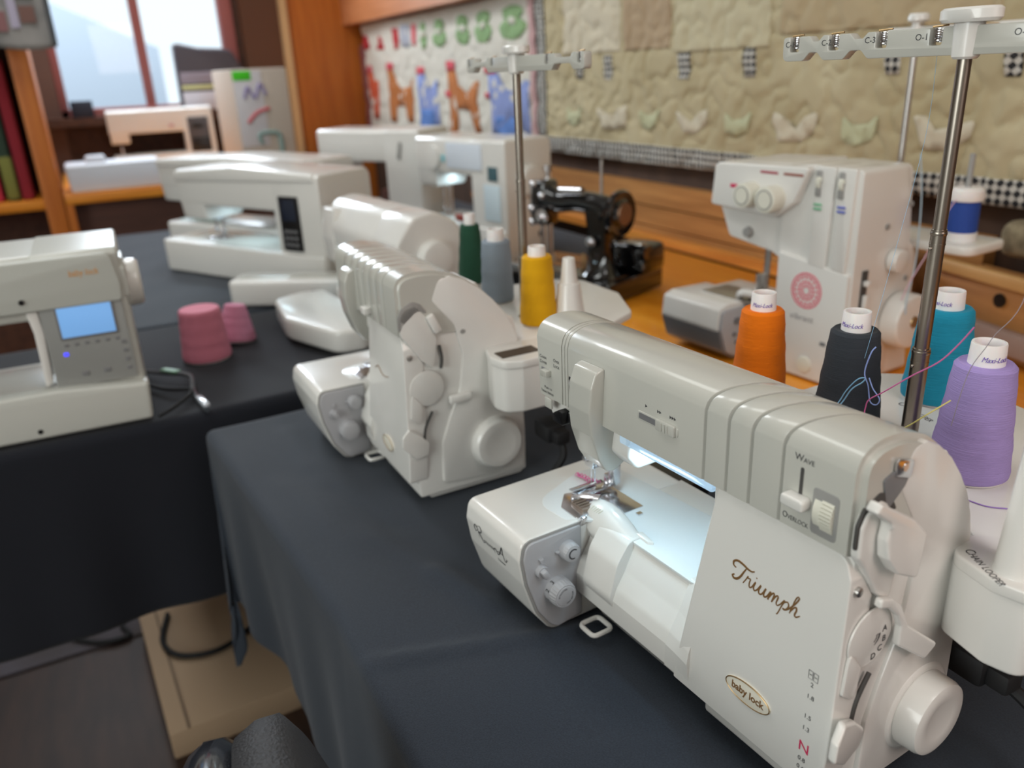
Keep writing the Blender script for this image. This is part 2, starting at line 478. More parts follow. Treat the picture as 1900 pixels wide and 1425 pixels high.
def front_lower(t, xp, x1_dial, xneedle):
    """wall under the cloth plate (looper cover) between the stitch block and the front panel"""
    prof = rounded([(9, 99), (-2, 76), (-11, 62), (-14.5, 52), (-15, 33), (-6, 32), (14, 32), (14, 98)], [3, 26, 22, 1.5, 2, 1, 1, 1], 9)
    b = MB(); b.prism(prof, 'x', x1_dial - 1, xp - 22, r=0.6)
    lc = b.build('looper_cover', M_WHITE, t, angle=28)
    # spoon shaped transition to the front panel
    b = MB()
    rings = []
    for f in [0, .15, .35, .6, .85, 1]:
        x = xp - 30 + 26 * f; d = 13.0 * f ** 1.3
        rings.append([(x, y - d * max(0, (z - 36) / 66) if y < 12 else y, z) for y, z in rounded([(8.5, 101.2), (-2.5, 77), (-11.4, 62), (-15, 52), (-15.4, 32.5), (14, 32.5), (14, 101)], [2, 14, 10, 1.5, 1, 1, 1], 5)])
    b.loft(rings); b.build('cover_flare', M_WHITE, t, angle=50)
    return lc

def script_word(parent, origin, s, y):
    """gold cursive word on the front panel, unit width about 8.2"""
    strokes = [
        [(0.42, 1.22), (0.08, 1.35), (0.02, 1.75), (0.45, 2.05), (1.15, 1.98), (1.75, 1.80), (2.25, 1.78), (2.55, 1.95)],
        [(1.62, 1.80), (1.38, 1.20), (1.12, 0.55), (0.80, 0.12), (0.42, -0.02), (0.18, 0.20), (0.38, 0.42)],
        [(1.55, 0.05), (1.78, 0.55), (1.98, 1.08), (2.00, 0.86), (2.30, 0.92), (2.26, 0.45), (2.36, 0.04), (2.62, 0.20), (2.92, 0.95), (2.82, 0.35), (2.95, 0.02), (3.25, 0.25), (3.58, 0.95), (3.45, 0.35), (3.58, 0.0), (3.90, 0.2), (4.18, 0.95), (4.06, 0.35), (4.18, 0.02), (4.45, 0.25), (4.75, 0.95), (4.62, 0.02), (4.68, 0.3), (5.0, 0.92), (5.18, 0.85), (5.08, 0.02), (5.15, 0.3), (5.45, 0.92), (5.64, 0.85), (5.56, 0.2), (5.72, 0.0), (6.0, 0.3), (6.34, 0.95), (6.15, 0.1), (5.95, -0.78), (5.82, -0.9)],
        [(6.18, 0.25), (6.38, 0.75), (6.70, 0.95), (6.88, 0.62), (6.68, 0.12), (6.36, 0.04), (6.6, 0.05), (7.0, 0.45), (7.5, 1.35), (7.72, 1.98), (7.55, 2.08), (7.36, 1.55), (7.12, 0.0)],
        [(7.16, 0.2), (7.42, 0.78), (7.66, 0.95), (7.74, 0.65), (7.66, 0.18), (7.82, 0.0), (8.2, 0.35)],
    ]
    b = MB()
    for k, st in enumerate(strokes):
        P = spline([(origin[0] + (u + 0.12 * v) * s, y(origin[1] + v * s), origin[1] + v * s) for u, v in st], 6)
        n = len(P)
        r = [0.46 + (0.48 if k < 2 else 0.2) * math.sin(PI * min(1, i / n)) for i in range(n)]
        b.tube(P, r, n=6, flat=((0, 1, 0), 0.35))
    px = origin[0] + 3.12 * s
    b.sphere((px, y(origin[1] + 1.42 * s), origin[1] + 1.42 * s), 0.55, (1, .4, 1), 8, 6)
    return b.build('script_lettering', M_GOLDTXT, parent)

def serger(loc, rz, label, xp=-112, xd=-256, xl=-350, xh=-315, xn=-288, first=True, tray_l=-262, tr=66, grooves=(), shear=0.6, bar=None, cap_grooves=()):
    t = thing('serger', label, 'serger', loc, rz)
    fp = lambda z: -9 - (200 - z) * 7 / 170        # front face of the panel
    # ---- base and column
    b = MB()
    b.prism(rounded([(8, 3), (-9, 32), (14, 36), (108, 36), (112, 10), (106, 3)], [3, 2, 1, 2, 4, 3], 3), 'x', xd + 10, -6, r=1.5)
    for x in (-30, xd + 30): b.cyl((x, 30, 0), (x, 30, 4), 9, 8.5); b.cyl((x, 90, 0), (x, 90, 4), 9, 8.5)
    b.build('base', M_WHITE, t)
    b = MB()
    col = rounded([(-4, 8), (-6, 202), (-6, 240), (104, 200), (108, 176), (112, 60), (111, 8)], [3, 3, 3, 3, 3, 3, 3], 3)
    b.prism(col, 'x', xp + 2, -2.5, r=3)
    b.build('column', M_WHITE, t)
    # ---- arm : grey core with cover segments, grooves stay open as thread channels
    b = MB(); b.prism(arm_profile(inset=2.0), 'x', xh + 16, -8); b.build('arm_core', M_GREY, t)
    cuts = [(xh, 0, 0)]
    for gx, w, k in cap_grooves: cuts.append((gx, w, k))
    for gx in grooves: cuts.append((gx, 2.6, shear))
    cuts.append((0, 0, 0))
    prof = arm_profile()
    for i in range(len(cuts) - 1):
        (a, wa, ka), (c, wc, kc) = cuts[i], cuts[i + 1]
        sh = lambda k, p: k * 37 * (1 - math.exp(-max(0, p[0] + 12) / 30))
        b = MB()
        first_s, last_s = (i == 0), (i == len(cuts) - 2)
        r = 8.0 if (last_s or first_s) else 0.6
        if first_s:
            # rounded left end of the head, lower lip cut up to the right
            b.prism(prof, 'x', 0, 0, fa=lambda p: a + (0 if p[1] > 215 else (215 - p[1]) * 0.25), fb=lambda p: c - wc / 2 + sh(kc, p), r=0)
            bm = b.bm
            bmesh.ops.bevel(bm, geom=[e for e in bm.edges if all(v.co.x < a + 12 for v in e.verts)], offset=9, segments=4, affect='EDGES', clamp_overlap=True)
        elif last_s:
            b.prism(prof, 'x', 0, 0, fa=lambda p: a + wa / 2 + sh(ka, p), fb=lambda p: c, r=0)
            bm = b.bm
            bmesh.ops.bevel(bm, geom=[e for e in bm.edges if all(v.co.x > -0.01 for v in e.verts)], offset=8, segments=5, affect='EDGES', clamp_overlap=True)
        else:
            b.prism(prof, 'x', 0, 0, fa=lambda p: a + wa / 2 + sh(ka, p), fb=lambda p: c - wc / 2 + sh(kc, p), r=0.5, seg=2)
        b.build('head_cover' if first_s else 'arm_cover', M_GREYW, t, angle=32)
    # rear white strip on top of the arm
    b = MB(); b.box((-40 if first else -60, 77, 237), (66, 6, 3), r=1, rot=(-52, 0, 0)); b.build('rear_thread_guide', M_WHITE, t)
    # ---- front panel with side return
    xt, xb = xp + 8, xp - 20
    b = MB()
    poly = rounded([(xt, 200), (-6, 200), (-1, 186), (1, 60), (-2, 29), (xb, 30), (xb + 4, 60)], [1.5, 10, 8, 20, 4, 2, 40], 5)
    b.prism(poly, 'y', 0, 0, fa=lambda p: fp(p[1]), fb=lambda p: fp(p[1]) + 22, r=2.6, seg=4)
    fpn = b.build('front_panel', M_WHITE, t, angle=50)
    # ---- right side plate with handwheel
    side = [(22, 236), (42, 205), (49, 170), (44, 130), (32, 100), (22, 70), (20, 20), (107, 12), (110, 60), (106, 176), (101, 193), (93, 210), (82, 226), (69, 241), (55, 252.5), (42, 259), (30, 258)]
    b = MB(); b.prism(rounded(side, [6, 10, 12, 12, 12, 10, 5, 6, 3, 3, 3, 3, 3, 3, 3, 3, 8], 3), 'x', -6, 0.6, r=1.5, seg=2)
    sp = b.build('side_plate', M_WHITE, t)
    b = MB(); b.cyl((0, 76, 56), (2, 76, 56), 33, 30, n=48, r=0.8); b.build('wheel_bezel', M_WHITE, t)
    b = MB(); b.lathe([(26.5, 1), (27.5, 2.5), (26.8, 14), (25.6, 17), (22, 18.4), (14, 17.6), (12, 17.2), (0, 17)] if first else [(30, 1), (31, 2), (30, 9), (27.5, 12), (20, 13), (18, 12.6), (0, 12.6)], (0, 76, 56), (1, 0, 0), n=56)
    b.build('handwheel', M_WHITE, t, angle=30)
    # side slot + threading levers
    b = MB(); b.tube(spline([(0.9, 17, 112), (0.9, 8, 96), (0.9, 5, 80), (0.9, 6, 66)], 6), 1.6, n=8); b.build('lever_slot', M_SEAM, t)
    b = MB(); b.prism(rounded([(-16, 98), (2, 86), (12, 76), (8, 62), (-8, 60), (-28, 78), (-26, 90)], [4, 5, 5, 5, 5, 4, 3], 4), 'x', 1, 7 if first else 4, r=2.0 if first else 1.0, seg=3)
    b.xf(lambda x, y, z: (x + (max(0, 0 - y) * 0.32 if first else 0), y * (1 if first else .8), z)); b.build('stitch_length_lever', M_WHITE, t)
    # selector sector
    b = MB(); b.cyl((0, 13, 140), (1.4, 13, 140), 20, 19.8, n=48, r=0.4); wd = b.build('selector_disc', M_WHITE, t)
    if first:
        b = MB(); b.prism(rounded([(10, 171), (21, 167), (31, 158), (36, 148), (39, 141), (67, 118), (58, 109), (33, 128), (33, 142), (28, 152), (19, 161), (9, 165)], [2, 6, 6, 5, 4, 3, 3, 3, 4, 5, 5, 2], 4), 'x', 2, 7, r=1.4, seg=3)
        b.xf(lambda x, y, z: (x + max(0, y - 34) * 0.16, y, z)); b.build('wave_lever', M_WHITE, t)
    else:
        b = MB(); b.box((4, 50, 122), (8, 26, 9), r=2); b.build('wave_lever', M_WHITE, t)
    b = MB(); b.prism(rounded([(6, 122), (-6, 138), (-9, 108), (3, 99)], 3, 3), 'x', 0, 2.4, r=0.8); b.build('selector_pointer', M_WHITE, t)
    if first:
        for s, yy, zz in (('A', 25.5, 139.5), ('B', 26.0, 132), ('C', 23, 126), ('D', 17.5, 122.5)):
            text(wd, s, 6.2, (1.5, yy, zz), (0, 1, 0), (0, 0, 1), M_INK, align='CENTER', off=.06)
        def bw(x, y, z):
            a = math.radians(-62) + x / 5.8; r = 5.6 - y
            return (1.55 + z, 14 + r * math.cos(a), 139 + r * math.sin(a))
        text(wd, 'WAVE', 2.7, (0, 0, 0), (1, 0, 0), (0, 0, 1), M_INK, bend=bw)
        b = MB(); b.tube([(1.45, 14 + 7.0 * math.cos(a), 139 + 7.0 * math.sin(a)) for a in [math.radians(-64 + 5 * k) for k in range(15)]], [0.25 + 0.05 * k for k in range(15)], n=6, flat=((1, 0, 0), .3)); b.build('wave_mark', M_INK, wd)
    # curved door in front of the side plate and presser lever
    b = MB()
    door = rounded([(-11, 203), (-11, 222), (-7, 230), (4, 235), (10, 231), (25, 211), (29, 194), (23, 160), (10, 172), (-4, 194)], [6, 6, 6, 6, 5, 12, 14, 4, 10, 4], 4)
    b.prism(door, 'x', -4, 2.6 if first else 1.0, r=2.2 if first else .6, seg=3); b.build('thread_door', M_WHITE, t, angle=50)
    b = MB(); b.prism(rounded([(-13, 206), (-13, 224), (-8, 233), (4, 239), (13, 235), (22, 222), (10, 228), (-6, 216)], [2, 6, 6, 5, 5, 2, 8, 6], 4), 'x', -1, 1.0, r=0.3); b.build('door_seam', M_SEAM if first else M_GREY, t)
    if first:
        b = MB(); b.prism(rounded([(-13, 236), (-9, 241), (26, 219), (38, 206), (30, 181), (12, 190), (3, 202), (1, 214), (3, 224)], [2, 2, 8, 4, 3, 5, 5, 6, 6], 4), 'x', 3, 9, r=1.6, seg=3)
        b.xf(lambda x, y, z: (x + (max(0, 226 - z) * 0.10 if x > 5 else 0) + (2.0 if z > 222 and x > 5 else 0), y, z)); b.build('presser_lever', M_WHITE, t, angle=40)
        b = MB(); b.prism(rounded([(5, 246), (14, 249), (28, 243), (25, 237), (11, 225)], [2, 2, 2, 4, 2], 3), 'x', 0, 1.2, r=0.3)
        b.build('guide_recess', M_MIDGREY, t)
        b = MB(); b.prism(rounded([(13, 257), (29, 252), (27.5, 241), (13.5, 246.5)], [3, 3, 2, 1], 3), 'x', 0.6, 2.4, r=0.5); b.cyl((2.2, 20.5, 250), (2.9, 20.5, 250), 3.0, 2.4, n=20)
        b.build('thread_guide_plate', M_CHROME, t)
    else:
        b = MB(); b.box((3, 26, 212), (7, 9, 22), r=2, rot=(24, 0, 0)); b.build('presser_lever', M_WHITE, t)
        b = MB(); b.tube(spline([(1.2, 31, 186), (1.2, 33, 172), (1.2, 31, 160)], 4), 1.8, n=8); b.build('side_slot', M_SEAM, t)
    b = MB(); b.cyl((0.2, 50, 196), (1.0, 50, 196), 2.6, n=20); b.build('side_screw', M_GREY, t)
    b = MB(); b.cyl((-3, -3.5, 178), (1.6, -3.5, 178), 3.0, n=16, r=0.5); b.build('panel_screw', M_STEEL, t)
    # ---- bed
    stitch_block(t, xl, xd, first=first)
    b = MB()
    b.prism([(xd - 6, 110), (xp - 2, 110), (xp - 2, 7), (xd - 6, 7)], 'z', 30, 99.6, r=0.5, seg=2)
    bed = b.build('bed', M_WHITE, t)
    b = MB()
    b.prism(rounded([(xn - 42, 40), (xn - 38, 76), (xp - 6, 90), (xp - 6, 6.5), (xn + 40, 6.5), (xn + 22, -18), (xn - 18, -22)], [20, 16, 4, 1, 4, 6, 26], 6), 'z', 98, 100.5, r=0.3)
    b.build('cloth_plate', M_WHITE if not first else mat('cloth_plate_white', (222, 226, 226), 0.25, coat=0.3), t)
    front_lower(t, xp, xd, xn)
    # white tongue in front of the needle
    b = MB()
    rings = []
    for f, w, h in ((0, 0.6, 5), (.05, .85, 9), (.3, 1.15, 13), (.58, 1.05, 10.5), (.8, .8, 5.5), (1, .35, 0.5)):
        x = xn + 15 + f * 70; cy = 15 - 3 * f
        rings.append([(x, cy + yy * w * (1 - .25 * f), 98 + zz * h) for yy, zz in ((-13, -1.2), (-12.5, .15), (-7, .7), (0, 1), (7, .85), (12, .35), (13, -.3), (0, -1.2))])
    b.loft(rings); bmesh.ops.subdivide_edges(b.bm, edges=b.bm.edges, cuts=1, use_grid_fill=True, smooth=0.6)
    tg = b.build('looper_tongue', M_WHITE, t, angle=60)
    if first:
        b = MB()
        for k in range(5): b.tube([(xn + 28 + k * 3, 3.2, 105.8 + k * .5), (xn + 29.5 + k * 3, 7.0, 109 + k * .25)], 0.55, n=6)
        b.build('tongue_ribs', M_CREAM, tg)
        b = MB(); b.prism(rounded([(xn + 74, 14), (xn + 92, 13), (xn + 96, 17), (xn + 78, 20)], 2, 3), 'z', 99, 103, r=0.8)
        b.build('tongue_end', M_WHITE, tg)
    # throat wall flute under the tongue
    b = MB()
    b.prism(rounded([(-12, 40), (-18, 54), (-10, 84), (2, 101), (16, 102), (16, 40)], [4, 14, 20, 8, 1, 1], 8), 'x', xn + 45, xn + 82, r=7, seg=4)
    b.build('cover_bulge', M_WHITE, t, angle=50)
    # needle plate, knife, presser foot, needles
    b = MB(); b.box((xn + 14, 38, 101), (60, 22, 1.2), r=0.3); b.box((xn + 52, 38, 101.3), (4, 5, 1.4)); b.build('needle_plate', M_CHROME, t)
    b = MB(); b.prism(rounded([(xn + 4, -10), (xn + 28, -10), (xn + 28, 20), (xn - 8, 20), (xn - 14, 6)], 3, 3), 'z', 100, 101.6, r=0.3); b.cyl((xn - 3, 9, 101), (xn - 3, 9, 102.4), 3, n=20, r=0.4); b.build('edge_plate', M_CHROME, t)
    b = MB(); b.box((xn + 15, 5, 103), (18, 12, 4), r=0.8)
    for k in range(4): b.box((xn + 9 + k * 4, 5, 105.5), (1.6, 11, 1.8))
    b.build('stitch_finger', mat('feed_steel', (150, 134, 122), .4, metal=.7), t)
    b = MB(); b.box((xn + 12, 13, 108), (26, 6, 1.5), r=0.4, rot=(20, -14, 20)); b.box((xn + 29, -6, 96), (3, 6, 16), r=0.6, rot=(0, 24, 0)); b.build('knife', M_CHROME, t)
    b = MB(); b.box((xn, 30, 105), (11, 44, 2.2), r=0.7); b.box((xn - 7, 22, 107), (8, 26, 1.6), r=0.5, rot=(0, -18, 0)); b.box((xn + 1, 48, 110), (10, 10, 10), r=1); b.cyl((xn + 6, 50, 112), (xn + 6, 50, 195), 3.2, n=16); b.box((xn + 8, 46, 122), (8, 8, 26), r=0.8)
    b.build('presser_foot', M_CHROME, t)
    b = MB(); b.cyl((xn - 10, 38, 128), (xn - 10, 38, 200), 3.6, n=16); b.box((xn - 10, 36, 128), (13, 11, 12), r=1.6); b.cyl((xn - 18, 34, 127), (xn - 10, 34, 127), 3.6, n=16); b.cyl((xn - 14, 28, 130), (xn - 14, 34, 130), 2.6)
    b.cyl((xn - 8, 36, 104), (xn - 8, 36, 124), 0.7, n=8); b.cyl((xn - 13, 36, 104), (xn - 13, 36, 124), 0.7, n=8)
    b.build('needle_clamp', M_CHROME, t)
    # nose cover hanging in front of the needle bar
    b = MB()
    nose = [(-12, 250), (-20, 247), (-24, 235), (-25, 215), (-22, 195), (-14, 172), (-6, 160), (2, 158), (20, 168), (26, 196), (0, 200)]
    b.prism(rounded(nose, [2, 5, 8, 10, 10, 10, 6, 4, 6, 3, 3], 4), 'x', xn + 38, xn + 66, r=5, seg=4)
    b.xf(lambda x, y, z: (x + (204 - z) * -0.06, y, z)); b.build('needle_guard', M_GREYW, t, angle=50)
    b = MB()
    b.prism(rounded([(0, 198), (-2, 178), (8, 166), (46, 166), (62, 192)], [3, 8, 8, 8, 3], 4), 'x', xn + 58, xn + 84, r=5, seg=3)
    b.prism(rounded([(0, 200), (-6, 190), (-4, 182), (10, 178), (70, 178), (80, 196)], [3, 4, 6, 8, 8, 3], 4), 'x', xh + 12, xn + 42, r=5, seg=3)
    b.build('head_underside', M_WHITE, t, angle=50)
    b = MB(); b.prism(rounded([(xn + 96, 98), (xp + 4, 98), (xp + 4, 200), (xn + 110, 200), (xn + 98, 150)], [2, 2, 2, 2, 20], 4), 'y', 92, 106, r=2); b.build('throat_back', M_WHITE, t)
    # lamp strip under the arm
    if first:
        b = MB(); b.box(((xn + 74 + xp) / 2, 6, 193), (xp - xn - 78, 20, 7), r=1.5); lc = b.build('lamp_cover', M_ACRYL, t)
        b = MB(); b.box(((xn + 74 + xp) / 2 + 4, 20, 195.5), (xp - xn - 100, 5, 1.5)); b.build('lamp_strip', M_LED, lc)
    # ---- thread tray behind the machine
    zt = 172
    xr = 62
    out = [(tray_l, 150), (tray_l + 30, 116), (-14, 118), (-2, 114), (-4, 96), (4, 84), (32, 76), (54, 80), (62, 100), (62, 165), (tr, 190), (tr, 250), (tr - 26, 300), (-100, 338), (-190, 338), (-226, 300), (-228, 225), (tray_l, 205)]
    b = MB(); b.prism(rounded(out, [14, 8, 2, 2, 6, 12, 16, 14, 16, 18, 10, 18, 24, 12, 12, 20, 6, 20], 5), 'z', zt - 9, zt, r=3, seg=3)
    tr = b.build('thread_tray', M_WHITE, t, angle=40)
    b = MB(); b.prism(rounded([(-6, 98), (3, 86), (33, 77.5), (52, 81), (60, 100), (60, 180), (-6, 180)], [6, 10, 14, 12, 10, 8, 4], 5), 'z', zt - 60, zt - 2, r=5, seg=4)
    b.build('tray_box', M_WHITE, t, angle=40)
    b = MB(); b.box((-110, 130, zt - 20), (120, 50, 22), r=2); b.box((-110, 112, 120), (60, 8, 90), r=2); b.build('tray_bracket', M_WHITE, t)
    # hook on the base
    b = MB(); b.tube([(x_, y_, 9) for x_, y_ in rounded([(xd + 14, -2), (xd + 14, -22), (xd + 34, -22), (xd + 34, -2)], 5, 4)], 2.2, n=8, closed=True); b.build('base_hook', M_WHITE, t)
    return t, fp, fpn, tr, bed

def pin(t, x, y, z=172, h=120, r=11):
    b = MB(); b.lathe([(r, z - 1), (r * 0.92, z + 3), (r * 0.62, z + h * 0.62), (r * 0.50, z + h * 0.63), (r * 0.34, z + h), (0, z + h + 2)], (x, y, 0), n=28)
    return b.build('spool_pin', M_WHITE, t)

# ---------------------------------------------------------------- front machine
M1_LOC = (-0.2519, 0.3414, TABLE); M1_RZ = 4.05
S1, fp1, fpn1, tray1, bed1 = serger(M1_LOC, M1_RZ, 'large white serger nearest the camera, gold script on its front and bed lit', grooves=(-115, -95, -76, -52), cap_grooves=((-275, 0.7, 0), (-271, 0.7, 0), (-267, 0.7, 0)))
script_word(fpn1, (-86, 143.5), 6.75, lambda z: fp1(z) - 0.15)
# oval badge
def badge(parent, cx, cz, rx, rz_, tilt, fp, words=True):
    b = MB(); ca, sa = math.cos(math.radians(tilt)), math.sin(math.radians(tilt))
    E = lambda k: [(cx + k * rx * math.cos(a) * ca - k * rz_ * math.sin(a) * sa, cz + k * rx * math.cos(a) * sa + k * rz_ * math.sin(a) * ca) for a in [2 * PI * i / 48 for i in range(48)]]
    b.prism(E(1.0), 'y', 0, 0, fa=lambda p: fp(p[1]) - 1.1, fb=lambda p: fp(p[1]) + 1, r=0.4); o = b.build('brand_badge', M_PEARL, parent)
    P = [(x, fp(z) - 1.1, z) for x, z in E(0.97)]
    b = MB(); b.tube(P, 0.45, n=6, closed=True); b.build('badge_rim', M_BRASS, o)
    if words:
        text(o, 'baby lock', 7.8, (cx, fp(cz) - 1.25, cz - 2.2), (ca, 0, sa), (-sa, 0.04, ca), M_GOLDTXT, align='CENTER', sx=0.92, off=0.22)
    return o
badge(fpn1, -61.5, 65, 19.5, 8.2, 0, fp1)
# stitch length scale
for s, z, m in (('2', 104, M_INK), ('1.8', 95, M_INK), ('1.5', 80, M_INK), ('1.3', 71, M_INK), ('0.8', 47, M_INK), ('0.6', 40.5, M_INK)):
    text(fpn1, s, 4.6, (-15.5, fp1(z) - 0.12, z), (1, 0, 0), (0, 0, 1), m, align='CENTER')
text(fpn1, 'N', 11, (-15, fp1(55) - 0.12, 54.5), (1, 0, 0), (0, 0, 1), M_PINKINK, align='CENTER')
b = MB()
for dx in (-3.4, 0.4): 
    b.tube([(-15.5 + dx, fp1(111) - .1, 109), (-12.5 + dx, fp1(111) - .1, 109), (-12.5 + dx, fp1(111) - .1, 115), (-15.5 + dx, fp1(111) - .1, 115)], 0.2, n=5, closed=True)
    b.box((-14 + dx, fp1(112) - .1, 112), (1.6, .1, 0.6))
b.build('scale_symbol', M_INK, fpn1)
# controls on the arm front
covers = [c for c in S1.children if c.name.startswith('arm_cover')]
b = MB(); b.prism(rounded([(-181, 223), (-139, 223), (-139, 230), (-181, 230)], 2, 3), 'y', -12.6, -11.0, r=0.5); sl = b.build('speed_slot', M_GREYW, S1)
b = MB(); b.prism(rounded([(-179, 224.3), (-159, 224.3), (-159, 228.8), (-179, 228.8)], 1, 3), 'y', -12.75, -12.2); b.box((-163, -12.9, 227.6), (5, .4, 2)); b.build('slot_recess', M_MIDGREY, sl)
b = MB(); b.prism(rounded([(-160, 222.5), (-141, 222.5), (-141, 231), (-160, 231)], 1.5, 3), 'y', -14.6, -11.0, r=0.7)
for k in (-3, 0, 3): b.box((-150.5 + k, -14.8, 226.7), (1.1 if k else 1.8, 0.8, 6))
b.build('speed_slider', M_GREYW, S1)
def tri(b, x, z, y=-12.15, s=2.0):
    b.prism([(x, z - s * .6), (x + s, z), (x, z + s * .6)], 'y', y, y + .3)
b = MB()
for x, n in ((-173, 1), (-160.5, 2), (-148, 3)):
    for k in range(n): tri(b, x + 2.1 * k, 235.5)
b.build('speed_marks', M_INK, S1)
# wave / overlock selector and tension wheel on the right end of the arm
text(S1, 'Wave', 6.2, (-44, -12.12, 246.5), (1, 0, 0), (0, 0, 1), M_INK, small=0.72, sx=0.95)
text(S1, 'Overlock', 5.8, (-49.2, -12.12, 206.8), (1, 0, 0), (0, 0, 1), M_INK, small=0.72, sx=0.80)
b = MB(); b.prism(rounded([(-39.2, 221), (-36.8, 221), (-36.8, 243), (-39.2, 243)], 1.1, 4), 'y', -12.2, -11.5); b.build('wave_slot', M_SEAM, S1)
b = MB(); b.prism(rounded([(-46, 219), (-30, 219), (-30, 226.5), (-46, 226.5)], 2.5, 4), 'y', -20, -11.5, r=1.5, seg=3); b.build('wave_selector', M_WHITE, S1)
b = MB(); b.prism(rounded([(-29.5, 206), (-12, 206), (-12, 235), (-29.5, 235)], 3, 4), 'y', -12.3, -11, r=0.3); wf = b.build('wheel_frame', M_GREY, S1)
b = MB(); b.cyl((-27.5, 2, 220), (-14.5, 2, 220), 16.4, n=80); 
for k in range(48):
    a = 2 * PI * k / 48; b.box((-18.5, 2 + 16.8 * math.cos(a), 220 + 16.8 * math.sin(a)), (8, 1.0, 1.6), rot=(math.degrees(a), 0, 0))
b.build('tension_wheel', M_CREAM, S1)
# head controls
text(S1, 'Chain', 4.0, (-307, -12.1, 235), (1, 0, 0), (0, 0, 1), M_INK, small=.75); text(S1, 'Cover', 4.0, (-307, -12.1, 230.5), (1, 0, 0), (0, 0, 1), M_INK, small=.75)
text(S1, 'Over', 4.0, (-287, -12.1, 236), (1, 0, 0), (0, 0, 1), M_INK, small=.75); text(S1, 'Lock', 4.0, (-287, -12.1, 231.5), (1, 0, 0), (0, 0, 1), M_INK, small=.75)
text(S1, 'Push to', 3.4, (-301, -12.1, 209), (1, 0, 0), (0, 0, 1), M_INK, small=.75); text(S1, 'Thread Needles', 3.4, (-306, -12.1, 205), (1, 0, 0), (0, 0, 1), M_INK, small=.75, sx=.82)
b = MB(); b.box((-299, -12, 225), (11, 1, 4.5), r=.4); b.build('lock_slot', M_MIDGREY, S1)
b = MB(); b.box((-295, -14.5, 224.5), (9, 6, 5.5), r=0.8)
for k in (-2.5, 0, 2.5): b.box((-295 + k, -17.6, 224.5), (.9, .6, 5))
b.build('lock_slider', M_GREYW, S1)
b = MB(); b.box((-295, -12.4, 197), (10, 1.6, 9), r=.6); b.build('push_button', M_GREYW, S1)
b = MB(); b.box((-261.5, -12.0, 209), (7, 1.2, 42), r=.3); nt = b.build('threader_slot', M_BLACK, S1)
b = MB(); b.prism(rounded([(-280, 188), (-266, 188), (-266, 199), (-272, 200), (-280, 195)], [3, 1, 1, 2, 3], 3), 'y', -19, -11, r=1); b.build('threader_knob', M_BLACK, S1)
b = MB(); b.box((-263, -13, 195), (4, 2, 8), r=.4); b.tube([(-264, -13, 227), (-258, -14, 213)], .6); b.build('threader_wire', M_CHROME, nt)
# ornamental script on the stitch block front
def blk_bend(x, y, z):
    zz = 69 + y; yy = -70.7 + (max(0, zz - 82) * 0.17) + max(0, 82 - zz) * 0.115
    return (-332 + x, yy - 0.25 - z, zz)
blk = [c for c in S1.children if c.name.startswith('stitch_block')][0]
def blk_stroke(P, r): 
    b = MB(); Q = spline([(u_ * .74, v_ * .74, 0) for u_, v_ in P], 7); Q = [blk_bend(p.x, p.y, 0) for p in Q]
    b.tube(Q, [r * (0.45 + 0.75 * math.sin(PI * i / len(Q))) for i in range(len(Q))], n=6, flat=((0, 1, 0), .35)); b.build('ornament_lettering', M_INK, blk)
blk_stroke([(8, 2), (6.5, 10), (5, 16), (0, 18), (-2, 13), (1, 9), (4, 12)], .36)
blk_stroke([(4, 17), (11, 20), (15, 17), (13, 12), (8, 11), (12, 7), (17, 1), (21, 2)], .42)
text(blk, 'evolution', 5.6, (0, 0, 0), (1, 0, 0), (0, 0, 1), M_INK, bend=lambda x, y, z: blk_bend(14 + x, y + 1.5, z), shear=.25, small=.7, sx=.8)
blk_stroke([(44, 0), (42, 5), (46, 7), (52, 2), (58, 10), (62, 17), (63, 8), (66, 0), (70, 1)], .42)
blk_stroke([(47, 4), (55, 7), (64, 7)], .25)
text(blk, 'ir', 5.6, (0, 0, 0), (1, 0, 0), (0, 0, 1), M_INK, bend=lambda x, y, z: blk_bend(50.5 + x, y + .7, z), shear=.25, sx=.8)
text(blk, 'Threading', 3.0, (0, 0, 0), (1, 0, 0), (0, 0, 1), M_INK, bend=lambda x, y, z: blk_bend(36 + x, y - 5, z), small=.7)
# tray lettering and pin
text(tray1, 'Chain looper', 8.4, (4.5, 92, 172.1), (0.86, -0.5, 0), (0.5, 0.86, 0), M_INK, small=.75, sx=.8)
text(tray1, 'Overlooper', 10.5, (-158, 262, 172.1), (0.94, -0.34, 0), (0.34, 0.94, 0), M_INK, small=.72, sx=.85)
pin(S1, 34, 96, h=150, r=13)
thread_bar(S1, -108, 204, -258, 48, (-247, -210, -169.5, -128, -58, -8), necks=((-238, -219), (-201, -180)), tags=(('C-1', -255.5), ('C-2', -221), ('C-3', -183), ('O-1', -143), ('O-2', -76)))

# LED light under the arm of the front machine
def led(t, x, y, z, sx, sy, p, col=(0.62, 0.86, 1.0)):
    L = bpy.data.lights.new('bed_lamp', 'AREA'); L.shape = 'RECTANGLE'; L.size, L.size_y = sx * MM, sy * MM; L.energy = p; L.color = col
    o = bpy.data.objects.new('bed_lamp', L); COL.objects.link(o); o.parent = t; o.location = (x * MM, y * MM, z * MM)
    return o
led(S1, -172, 12, 188, 90, 16, 0.085)
led(S1, -262, 30, 164, 14, 14, 0.025)

def m1(x, y, z):      # local mm of the front machine to world m
    a = math.radians(M1_RZ); x, y = x * MM, y * MM
    return (M1_LOC[0] + x * math.cos(a) - y * math.sin(a), M1_LOC[1] + x * math.sin(a) + y * math.cos(a), TABLE + z * MM)

